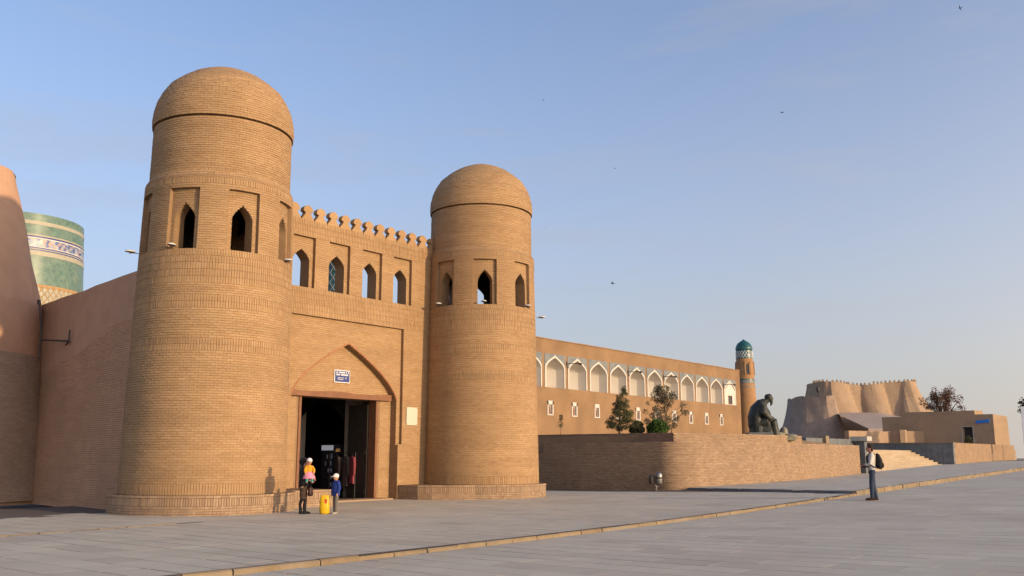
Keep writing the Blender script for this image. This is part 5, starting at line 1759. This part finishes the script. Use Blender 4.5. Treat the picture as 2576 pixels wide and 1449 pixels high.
remeshed(mb, 'skirt', cloth('pink_cloth', (0.72, 0.24, 0.36)), tod, .009, 2)
mb = MB()
for sg in (-1, 1):
    mb.tube([(.13, sg * .07, -.05), (.13, sg * .075, -.13)], [.045, .036], 8)
remeshed(mb, 'trousers', cloth('teal_cloth', (0.04, 0.26, 0.28)), tod, .009, 2)
mb = MB()
for sg in (-1, 1):
    mb.tube([(.11, sg * .075, -.12), (.11, sg * .075, -.17), (.19, sg * .075, -.175)], [.036, .038, .026], 8)
remeshed(mb, 'shoes', blk, tod, .009, 2)
mb = MB()
mb.ball((.0, 0, .465), (.088, .08, .075)); mb.tube([(.05, 0, .46), (.125, 0, .45)], [(.02, .07), (.012, .05)], 12, ref=(0, 0, 1))
remeshed(mb, 'hat', cloth('white_cotton', (0.72, 0.68, 0.68), .05), tod, .008, 2)
# dark handbag hanging from her hand
hb = empty('handbag', (wx + .20, wy - .02, .5))
tag(hb, 'dark handbag hanging below the toddler', 'bag')
MB().tube([(0, 0, 0), (0, 0, .04), (0, 0, .22), (0, 0, .26)], [(.06, .1), (.075, .12), (.06, .1), (.04, .08)], 14).build('body', mat('dark_leather', [(0.035, 0.015, 0.012)], (9, .3), .5), hb, smooth=True)
MB().tube([(0, -.07, .25), (.0, -.05, .5), (0, .05, .5), (0, .07, .25)], .008, 6).build('strap', blk, hb)

# --- boy with white cap
bx, by = -5.02, 27.1
boy = empty('person', (bx, by, 0.002), R(222))
tag(boy, 'child in white cap and blue jacket beside the yellow bag', 'person')
arms = [([(0, .17, 1.40), (-.02, .25, 1.14), (.06, .24, .92)], (1, 0, 0)), ([(0, -.17, 1.40), (.0, -.25, 1.14), (.08, -.22, .9)], (1, 0, 0))]
legs = [std_leg(.085, .03), std_leg(-.085, -.03)]
mb, hc, k = body_mesh(1.10, arms, legs, hk=1.28, head=(.02, 0, .0))
remeshed(mb, 'body', SKIN, boy, .008, 3)
add_eyes(boy, hc, k, 1.28)
blue = cloth('blue_nylon', (0.018, 0.04, 0.20)); gry = cloth('grey_trousers', (0.13, 0.115, 0.10))
mb = MB()
mb.tube([K(0, 0, .80), K(0, 0, .95), K(0, 0, 1.15), K(0, 0, 1.3), K(0, 0, 1.42), K(0, 0, 1.49)], [(.16 * k, .2 * k), (.165 * k, .21 * k), (.16 * k, .2 * k), (.15 * k, .2 * k), (.12 * k, .19 * k), (.085 * k, .09 * k)], 16)
for a, _ in arms:
    mb.tube([K(0, a[0][1] * .8, 1.42)] + [K(*p) for p in a], [.085 * k, .085 * k, .075 * k, .058 * k], 12)
remeshed(mb, 'jacket', blue, boy, .010, 2)
mb = MB()
for l in legs:
    mb.tube([K(0, l[0][1], .92), K(*l[0]), K(*l[1]), K(l[2][0], l[2][1], .09)], [.1 * k, .1 * k, .085 * k, .075 * k], 12)
remeshed(mb, 'trousers', gry, boy, .010, 2)
mb = MB()
for l in legs:
    x, y = l[-1][0], l[-1][1]
    mb.tube([K(x - .06, y, .045), K(x + .06, y, .045), K(x + .19, y, .03)], [.05 * k, .055 * k, .036 * k], 10)
remeshed(mb, 'shoes', cloth('pale_trainers', (0.35, 0.32, 0.27)), boy, .009, 2)
mb = MB()
mb.ball(K(hc[0] - .01, 0, hc[2] + .055), (.138 * k, .118 * k, .115 * k))
mb.tube([K(hc[0] + .08, 0, hc[2] + .035), K(hc[0] + .17, 0, hc[2] + .03), K(hc[0] + .25, 0, hc[2] + .015)], [(.02 * k, .1 * k), (.013 * k, .095 * k), (.010 * k, .06 * k)], 14, ref=(0, 0, 1))
remeshed(mb, 'cap', cloth('white_cap_cotton', (0.74, 0.70, 0.66), .05), boy, .007, 2)

# yellow carrier bag
yb = empty('carrier_bag', (-5.33, 27.08, 0.004), R(10))
tag(yb, 'yellow plastic carrier bag standing on the pavement', 'bag')
mb = MB(); n = 18; vs = []
for z, rx, ry in ((0, .12, .06), (.04, .142, .08), (.2, .138, .085), (.36, .135, .07), (.46, .128, .035), (.52, .12, .012)):
    for q in range(n):
        a = 2 * math.pi * q / n; w = 1 + .09 * math.sin(3 * a + z * 14) + .05 * math.sin(7 * a - z * 23)
        vs.append((rx * w * math.cos(a), ry * w * math.sin(a), z))
mb.add(vs, [(i * n + q, i * n + (q + 1) % n, (i + 1) * n + (q + 1) % n, (i + 1) * n + q) for i in range(5) for q in range(n)] + [tuple(reversed(range(n)))])
mb.build('body', mat('yellow_plastic', [(0.62, 0.38, 0.01)], (9, .15), .45), yb, smooth=True)
for sg in (-1, 1):
    MB().tube([(-.05, sg * .015, .49), (-.04, sg * .015, .58), (.04, sg * .015, .58), (.05, sg * .015, .49)], .007, 6).build('handle', mat('yellow_plastic_handle', [(0.6, 0.36, 0.01)], None, .45), yb)
MB().add([(.005, -.083, .30), (.06, -.078, .29), (.07, -.070, .40), (.01, -.074, .42)], [(0, 1, 2, 3)]).build('red_print', mat('red_print', [(0.45, 0.02, 0.02)], None, .5), yb)

# --- man with a rucksack, looking at the terrace
mx_, my_ = 11.87, 31.2
mzg = float(gz(mx_)) - .07
man = empty('person', (mx_, my_, mzg), R(165))
tag(man, 'person in pale sweater and jeans with a black rucksack standing by the kerb', 'person')
arms = [([(0, .2, 1.41), (.06, .27, 1.14), (.24, .17, 1.1)], (0, -1, 0)), ([(0, -.2, 1.41), (-.06, -.26, 1.14), (-.02, -.25, .88)], (1, 0, 0))]
legs = [std_leg(.1, .05), std_leg(-.1, -.09)]
mb, hc, k = body_mesh(1.80, arms, legs, head=(.015, 0, 0))
remeshed(mb, 'body', mat('sunburnt_skin', [(0.42, 0.19, 0.14)], (30, .06), .6), man, .010, 3)
add_eyes(man, hc, k)
swt = cloth('pale_grey_sweater', (0.52, 0.50, 0.46), .08); jean = cloth('dark_blue_denim', (0.035, 0.05, 0.085), .3)
mb = MB()
mb.tube([K(0, 0, .90), K(0, 0, 1.0), K(0, 0, 1.15), K(0, 0, 1.3), K(0, 0, 1.42), K(0, 0, 1.50)], [(.125 * k, .17 * k), (.125 * k, .17 * k), (.12 * k, .165 * k), (.125 * k, .185 * k), (.11 * k, .19 * k), (.065 * k, .075 * k)], 16)
for a, _ in arms:
    mb.tube([K(0, a[0][1] * .8, 1.43)] + [K(*p) for p in a[:2]] + [K(*(np.array(a[1]) * .2 + np.array(a[2]) * .8))], [.075 * k, .07 * k, .055 * k, .045 * k], 12)
remeshed(mb, 'sweater', swt, man, .012, 2)
mb = MB()
mb.tube([K(0, 0, .97), K(0, 0, .86)], [(.12 * k, .165 * k), (.12 * k, .17 * k)], 14)
for l in legs:
    mb.tube([K(0, l[0][1], .95), K(*l[0]), K(*l[1]), K(l[2][0], l[2][1], .07)], [.095 * k, .098 * k, .074 * k, .062 * k], 12)
remeshed(mb, 'jeans', jean, man, .012, 2)
mb = MB()
for l in legs:
    x, y = l[-1][0], l[-1][1]
    mb.tube([K(x - .06, y, .05), K(x + .07, y, .045), K(x + .21, y, .032)], [.05 * k, .052 * k, .034 * k], 10)
remeshed(mb, 'shoes', cloth('brown_leather', (0.06, 0.032, 0.02)), man, .010, 2)
mb = MB()
mb.ball(K(hc[0] - .025, 0, hc[2] + .035), (.105 * k, .092 * k, .105 * k)); mb.ball(K(hc[0] - .06, 0, hc[2] - .04), (.055 * k, .078 * k, .07 * k))
remeshed(mb, 'hair', cloth('dark_brown_hair', (0.03, 0.018, 0.012)), man, .010, 2)
rk = empty('rucksack', (mx_, my_, mzg), R(165))
tag(rk, 'black rucksack worn on the back of the standing person', 'rucksack')
rb = cloth('black_nylon', (0.014, 0.014, 0.016))
mb = MB(); mb.tube([K(-.22, 0, .98), K(-.235, 0, 1.06), K(-.235, 0, 1.25), K(-.2, 0, 1.42), K(-.17, 0, 1.47)], [(.08 * k, .13 * k), (.115 * k, .165 * k), (.105 * k, .155 * k), (.065 * k, .11 * k), (.03 * k, .05 * k)], 16)
remeshed(mb, 'bag', rb, rk, .012, 2)
MB().ball(K(-.33, 0, 1.1), (.05 * k, .12 * k, .09 * k)).build('pocket', rb, rk, smooth=True)
for sg in (-1, 1):
    MB().tube([K(-.12, sg * .1, 1.44), K(.02, sg * .11, 1.51), K(.13, sg * .12, 1.36), K(.12, sg * .15, 1.15), K(-.1, sg * .17, 1.02)], .018 * k, 6).build('strap', rb, rk)
cm = empty('camera_bag', (mx_ - .22, my_ - .08, mzg + 1.1), R(165))
tag(cm, 'small black camera held in front of the standing person', 'camera')
MB().box(-.05, .05, -.075, .075, -.05, .05).build('body', rb, cm)
MB().tube([(.05, 0, 0), (.12, 0, 0)], .035, 10).build('lens', rb, cm)

# ================================================================== litter bin
lb = empty('litter_bin', (6.45, 42.45, float(gz(6.45))), R(15))
tag(lb, 'steel litter bin on a forked stand before the shaded terrace wall', 'bin')
def capsule(x, y, z0, z1, r):
    return MB().lathe([(0, z0), (r * .85, z0), (r, z0 + .05), (r, z1 - .16), (r * .93, z1 - .09), (r * .7, z1 - .03), (r * .35, z1), (0, z1 + .01)], 20, (x, y))
bd = capsule(.12, -.05, .28, .82, .16).build('drum', M['steel'], lb, smooth=True)
MB().lathe([(.165, .52), (.168, .56), (.165, .6)], 20, (.12, -.05)).build('hoop', M['iron'], bd)
capsule(-.16, .12, .3, .70, .13).build('drum', M['iron'], lb, smooth=True)
for sg in (-1, 1):
    MB().tube([(0, 0, .0), (.03, 0, .14), (sg * .16 + .03, 0, .34)], .022, 8).build('fork', M['steel'], lb)
MB().tube([(0, 0, .0), (0, 0, .5)], .02, 8).build('post', M['steel'], lb)
MB().box(-.12, .12, -.1, .1, -.01, .02).build('foot', M['iron'], lb)

# ================================================================== statue
stx, sty, stz = 13.55, 50.3, 2.6
sto = empty('statue', (stx, sty, stz), R(-6))
tag(sto, 'dark bronze statue of a seated robed man leaning forward', 'statue')
mb = MB()
mb.tube([(-.34, 0, .30), (-.46, 0, .70), (-.46, 0, 1.10), (-.34, 0, 1.50), (-.10, 0, 1.82), (.10, 0, 1.98)], [(.36, .48), (.42, .54), (.42, .56), (.40, .56), (.30, .46), (.16, .22)], 18)
mb.ball((.30, 0, 2.12), (.19, .165, .20)); mb.ball((.40, 0, 2.02), (.11, .10, .11)); mb.tube([(.40, 0, 2.0), (.42, 0, 1.84), (.36, 0, 1.70)], [.095, .075, .03], 10); mb.ball((.50, 0, 2.10), (.035, .028, .05))
mb.tube([(.10, 0, 1.92), (.24, 0, 2.05)], .15, 10)
mb.tube([(.27, 0, 2.17), (.26, 0, 2.24), (.245, 0, 2.34)], [(.215, .19), (.21, .185), (.12, .11)], 14)
for sg in (-1, 1):
    mb.tube([(-.10, sg * .44, 1.70), (-.12, sg * .58, 1.32), (.20, sg * .46, 1.02), (.44, sg * .24, 1.02)], [.22, .21, .17, .09], 12)
    fingers(mb, (.46, sg * .20, 1.02), (.9, -sg * .1, -.25), (0, 1, 0), 1.5)
    mb.tube([(-.3, sg * .24, .72), (.12, sg * .32, .90), (.40, sg * .31, .86), (.44, sg * .29, .5), (.50, sg * .27, .15)], [.30, .29, .25, .24, .25], 14)
    mb.tube([(.42, sg * .22, .13), (.80, sg * .22, .09)], [.10, .065], 10)
mb.tube([(.46, 0, .84), (.50, 0, .5), (.55, 0, .16)], [(.12, .36), (.12, .38), (.12, .40)], 16)
mb.tube([(.10, 0, .98), (.14, 0, .6), (.16, 0, .08)], [(.34, .46), (.42, .50), (.50, .56)], 18)
mb.tube([(-.1, 0, 1.6), (.08, 0, 1.3), (.12, 0, .95)], [(.26, .40), (.26, .42), (.28, .42)], 16)
mb.tube([(-.55, 0, .3), (-.1, 0, .38), (.35, 0, .45)], [(.34, .50), (.42, .54), (.38, .50)], 16, ref=(0, 0, 1))
mb.tube([(-.36, 0, .05), (-.40, 0, .6)], [(.50, .60), (.42, .56)], 16)
remeshed(mb, 'figure', M['bronze'], sto, .026, 3)
pl_ = MB()
pl_.box(-.95, .30, -.75, .75, -.15, .28); pl_.build('plinth', M['granite'], sto)
rk2 = MB()
rk2.ball((.62, 0, .1), (.42, .6, .24)); rk2.ball((1.0, .1, .3), (.22, .35, .3)); rk2.ball((1.3, -.1, .08), (.4, .4, .14)); rk2.box(.3, 1.5, -.6, .6, -.15, .06)
remeshed(rk2, 'rock_base', mat('pale_bronze_rock', [(0.22, 0.20, 0.14)], (5, .2), .6), sto, .03, 2)

# ================================================================== plants
def leaf_mat(name, cols):
    m = mat(name, cols, None, .7, spec=.25)
    return m
M['bark'] = mat('brown_bark', [(0.075, 0.055, 0.04)], (12, .3), .95, .4, 30)
M['olive'] = leaf_mat('dull_olive_leaf', [(0.045, 0.055, 0.022), (0.075, 0.08, 0.032), (0.10, 0.095, 0.045), (0.055, 0.06, 0.028)])
M['greyleaf'] = leaf_mat('grey_green_leaf', [(0.08, 0.075, 0.045), (0.13, 0.115, 0.07), (0.17, 0.13, 0.08), (0.07, 0.07, 0.04)])
M['green'] = leaf_mat('bright_green_leaf', [(0.03, 0.075, 0.012), (0.05, 0.11, 0.018), (0.07, 0.12, 0.025), (0.035, 0.07, 0.015)])
M['redleaf'] = leaf_mat('dark_red_leaf', [(0.075, 0.038, 0.028), (0.115, 0.055, 0.036), (0.15, 0.075, 0.046), (0.06, 0.034, 0.025)])

def leaf_cloud(centres, radii, n, size, rg, aspect=1.6, hang=0.0):
    """leaf-sized faces spread through a set of clumps"""
    C = np.asarray(centres, float); Rr = np.asarray(radii, float)
    w = Rr.prod(axis=1) ** .6 if Rr.ndim > 1 else Rr ** 1.8
    pick = rg.choice(len(C), n, p=w / w.sum())
    d = rg.normal(size=(n, 3)); d /= np.linalg.norm(d, axis=1)[:, None]
    rad = rg.uniform(0.25, 1.0, n) ** .6
    rr = Rr[pick] if Rr.ndim > 1 else Rr[pick][:, None]
    P = C[pick] + d * rad[:, None] * rr
    ax = rg.normal(size=(n, 3)); ax[:, 2] -= hang; ax /= np.linalg.norm(ax, axis=1)[:, None]
    b = np.cross(ax, rg.normal(size=(n, 3))); b /= np.linalg.norm(b, axis=1)[:, None]
    s = size * rg.uniform(.6, 1.4, n)[:, None]
    V = np.stack([P - ax * s * .5, P + b * s * .5 / aspect, P + ax * s * .5, P - b * s * .5 / aspect], 1).reshape(-1, 3)
    F = np.arange(4 * n).reshape(-1, 4)
    return mesh_np('crown', V, F)

def plant(name, base, label, cat, leafm, trunk, limbs, clumps, n, size, seed, aspect=1.6, hang=0.0, group=None):
    rg = np.random.default_rng(seed)
    e = empty(name, base); tag(e, label, cat, group)
    tb = MB()
    tb.tube(trunk[0], trunk[1], 7)
    for pts, r in limbs:
        tb.tube(pts, r, 5)
    tb.build('trunk', M['bark'], e)
    c = np.array([q[0] for q in clumps]); r = np.array([q[1] if hasattr(q[1], '__len__') else (q[1],) * 3 for q in clumps])
    link('crown', leaf_cloud(c, r, n, size, rg, aspect, hang), leafm, e)
    return e

rp = random.Random(21)
# conifer-like tree
cl, lb_ = [], []
for i in range(15):
    z = .55 + 2.0 * i / 14
    w = .78 * (1 - (z - .45) / 2.35) + .05
    for q in range(7 if i < 10 else 3):
        a = rp.uniform(0, 6.28); rr = w * rp.uniform(.5, 1.05)
        p = (rr * math.cos(a) + (z - .5) * .12, rr * math.sin(a), z + rp.uniform(-.1, .05))
        cl.append((p, (.22 * (1.15 - z / 3.6), .22 * (1.15 - z / 3.6), .12)))
        lb_.append(([((z - .5) * .12, 0, z - .12), p], [.016, .006]))
plant('conifer_tree', (5.5, 48.2, 2.55), 'dark spreading conifer behind the shaded terrace parapet', 'tree', M['olive'], ([(0, 0, 0), (.02, 0, .8), (.14, 0, 1.7), (.26, 0, 2.6)], [.065, .05, .03, .008]), lb_, cl, 9500, .075, 1, 2.8)
# sparse twin-stemmed tree
cl, lb_ = [], []
for i in range(80):
    a = rp.uniform(0, 6.28); z = rp.uniform(.55, 2.75)
    w = 1.15 * (1 - abs((z - 1.35) / 1.65)) + .15
    rr = w * rp.uniform(.3, 1.1)
    p = (rr * math.cos(a), rr * math.sin(a) * .7, z)
    cl.append((p, rp.uniform(.10, .22))); lb_.append(([(p[0] * .25, p[1] * .25, max(.4, z - .5)), p], [.015, .005]))
lb_.append(([(.25, 0, 0), (.38, .05, .6), (.5, 0, 1.4)], [.03, .025, .01]))
plant('sparse_tree', (8.0, 49.0, 2.55), 'sparse grey leaved tree with thin twin stems by the parapet corner', 'tree', M['greyleaf'], ([(0, 0, 0), (.08, 0, .7), (.0, 0, 1.5), (.02, 0, 2.5)], [.04, .03, .02, .006]), lb_, cl, 5600, .075, 2, 2.0)
# round bushes
def bush(base, rad, leafm, n, seed, label):
    rq = random.Random(seed)
    cl = [((0, 0, rad[2] * 1.15), (rad[0] * .8, rad[1] * .8, rad[2] * .85))]
    for i in range(26):
        v = Vector((rq.gauss(0, 1), rq.gauss(0, 1), rq.gauss(0, 1))).normalized()
        cl.append(((v.x * rad[0] * .75, v.y * rad[1] * .75, rad[2] * 1.15 + v.z * rad[2] * .75), (rad[0] * .3,) * 3))
    plant('round_bush', base, label, 'bush', leafm, ([(0, 0, 0), (0, 0, rad[2])], [.04, .03]), [([(0, 0, .1), (rq.uniform(-.3, .3), rq.uniform(-.3, .3), rad[2])], [.02, .01]) for _ in range(4)], cl, int(n * 1.6), .065, seed, 1.4)
bush((6.38, 48.0, 2.55), (.42, .42, .42), M['olive'], 3200, 5, 'dark olive round bush beside the conifer')
bush((7.4, 47.6, 2.5), (.62, .55, .44), M['green'], 5200, 6, 'bright green clipped round bush below the sparse tree')
# thin sapling against the madrasah
plant('sapling', (3.2, 62.0, 2.6), 'thin young sapling in front of the madrasah near the far tower', 'tree', M['olive'], ([(0, 0, 0), (.03, 0, .9), (0, 0, 1.7)], [.02, .015, .006]), [], [((0, 0, 1.2), (.2, .2, .4)), ((.05, 0, 1.6), (.15, .15, .25))], 160, .1, 9)
# red leaved tree behind the mud building
cl, lb_ = [], []
for i in range(46):
    a = rp.uniform(0, 6.28); el = rp.uniform(-.15, 1.3); rr = rp.uniform(.35, 1.0)
    p = (2.35 * rr * math.cos(a) * math.cos(el), 1.9 * rr * math.sin(a) * math.cos(el), 4.6 + 2.3 * rr * math.sin(el))
    cl.append((p, rp.uniform(.3, .6))); lb_.append(([(0, 0, 3.2), (p[0] * .45, p[1] * .45, 4.2), p], [.07, .045, .012]))
plant('red_tree', (46.4, 100.5, 2.2), 'dark red leaved tree behind the flat mud building', 'tree', M['redleaf'], ([(0, 0, 0), (.1, 0, 1.8), (0, 0, 3.4), (.1, 0, 4.8)], [.2, .16, .13, .04]), lb_, cl, 3600, .17, 3, 2.0)
# shrubs by the upper square
for (p, r, lm, sd, lab) in (((24.6, 68.5, 2.1), (1.0, .7, .38), M['olive'], 12, 'low dark shrub beyond the granite parapet'),
                            ((44.9, 92.5, 2.2), (.42, .42, .75), M['olive'], 13, 'small upright shrub before the mud wall')):
    bush(p, r, lm, 1500, sd, lab)
# pale panel and tree at the right edge
bb = empty('advert_panel', (45.9, 82.5, 1.3), R(-20))
tag(bb, 'tall pale panel cut off by the right edge', 'panel')
MB().box(-.9, .9, -.06, .06, 1.4, 4.7).build('board', mat('pale_blue_panel', [(0.55, 0.58, 0.66)], (1.5, .06), .5), bb)
for x in (-.6, .6):
    MB().tube([(x, 0, -.2), (x, 0, 1.4)], .05, 8).build('post', M['iron'], bb)
cl, lb_ = [], []
for i in range(24):
    a = rp.uniform(0, 6.28); rr = rp.uniform(.2, 1.0)
    p = (1.2 * rr * math.cos(a), 1.0 * rr * math.sin(a), 3.6 + rp.uniform(-.8, 1.5)); cl.append((p, .42)); lb_.append(([(0, 0, 2.6), p], [.05, .015]))
plant('leafy_tree', (48.0, 86.2, 1.6), 'green leafy tree top behind the pale panel at the right edge', 'tree', M['olive'], ([(0, 0, 0), (0, 0, 2), (.1, 0, 4)], [.12, .1, .05]), lb_, cl, 1600, .2, 4, 1.5)

# ================================================================== birds
M['bird'] = mat('dark_bird_feathers', [(0.03, 0.03, 0.035)], None, .8)
def bird(p, yaw, roll, span, label):
    e = empty('flying_bird', p, yaw); e.rotation_euler = (roll, 0, yaw)
    tag(e, label, 'bird', 'swallows in the sky')
    k = span
    MB().tube([(-.38 * k, 0, 0), (-.2 * k, 0, 0), (0, 0, 0), (.2 * k, 0, .01 * k), (.3 * k, 0, 0)], [.01 * k, .05 * k, .085 * k, .06 * k, .01 * k], 8).build('body', M['bird'], e, smooth=True)
    for sg in (-1, 1):
        MB().add([(.1 * k, 0, .01), (.12 * k, sg * .28 * k, .10 * k), (-.12 * k, sg * .62 * k, .05 * k), (-.02 * k, sg * .27 * k, .07 * k), (-.1 * k, 0, 0)], [(0, 1, 3, 4), (1, 2, 3)]).build('wing', M['bird'], e)
    MB().add([(-.34 * k, 0, 0), (-.62 * k, .12 * k, 0), (-.46 * k, 0, 0), (-.62 * k, -.12 * k, 0)], [(0, 1, 2), (0, 2, 3)]).build('tail', M['bird'], e)
def sky_pt(px, py, d):
    a, b = (px - 1288) / 2335, -(py - 724.5) / 2335
    c, s = math.cos(PITCH), math.sin(PITCH)
    v = Vector((a, c - b * s, s + b * c)).normalized()
    return tuple(Vector((0, 0, CAM_H)) + v * d)
for (px, py, d, yaw, roll, k, lab) in (
    (2415, 20, 42, 2.2, .9, .22, 'swallow in the top right corner of the sky'),
    (1967, 283, 55, .4, .2, .36, 'swallow high above the slim minaret'),
    (1547, 424, 60, 1.3, .8, .32, 'swallow in the middle of the sky'),
    (1541, 713, 52, 2.9, .3, .36, 'lowest swallow right of the far tower'),
    (1367, 252, 70, .2, .2, .26, 'tiny swallow above and right of the far tower dome'),
    (1372, 571, 75, 1.0, .2, .24, 'tiny swallow just right of the far tower')):
    bird(sky_pt(px, py, d), yaw, roll, k, lab)
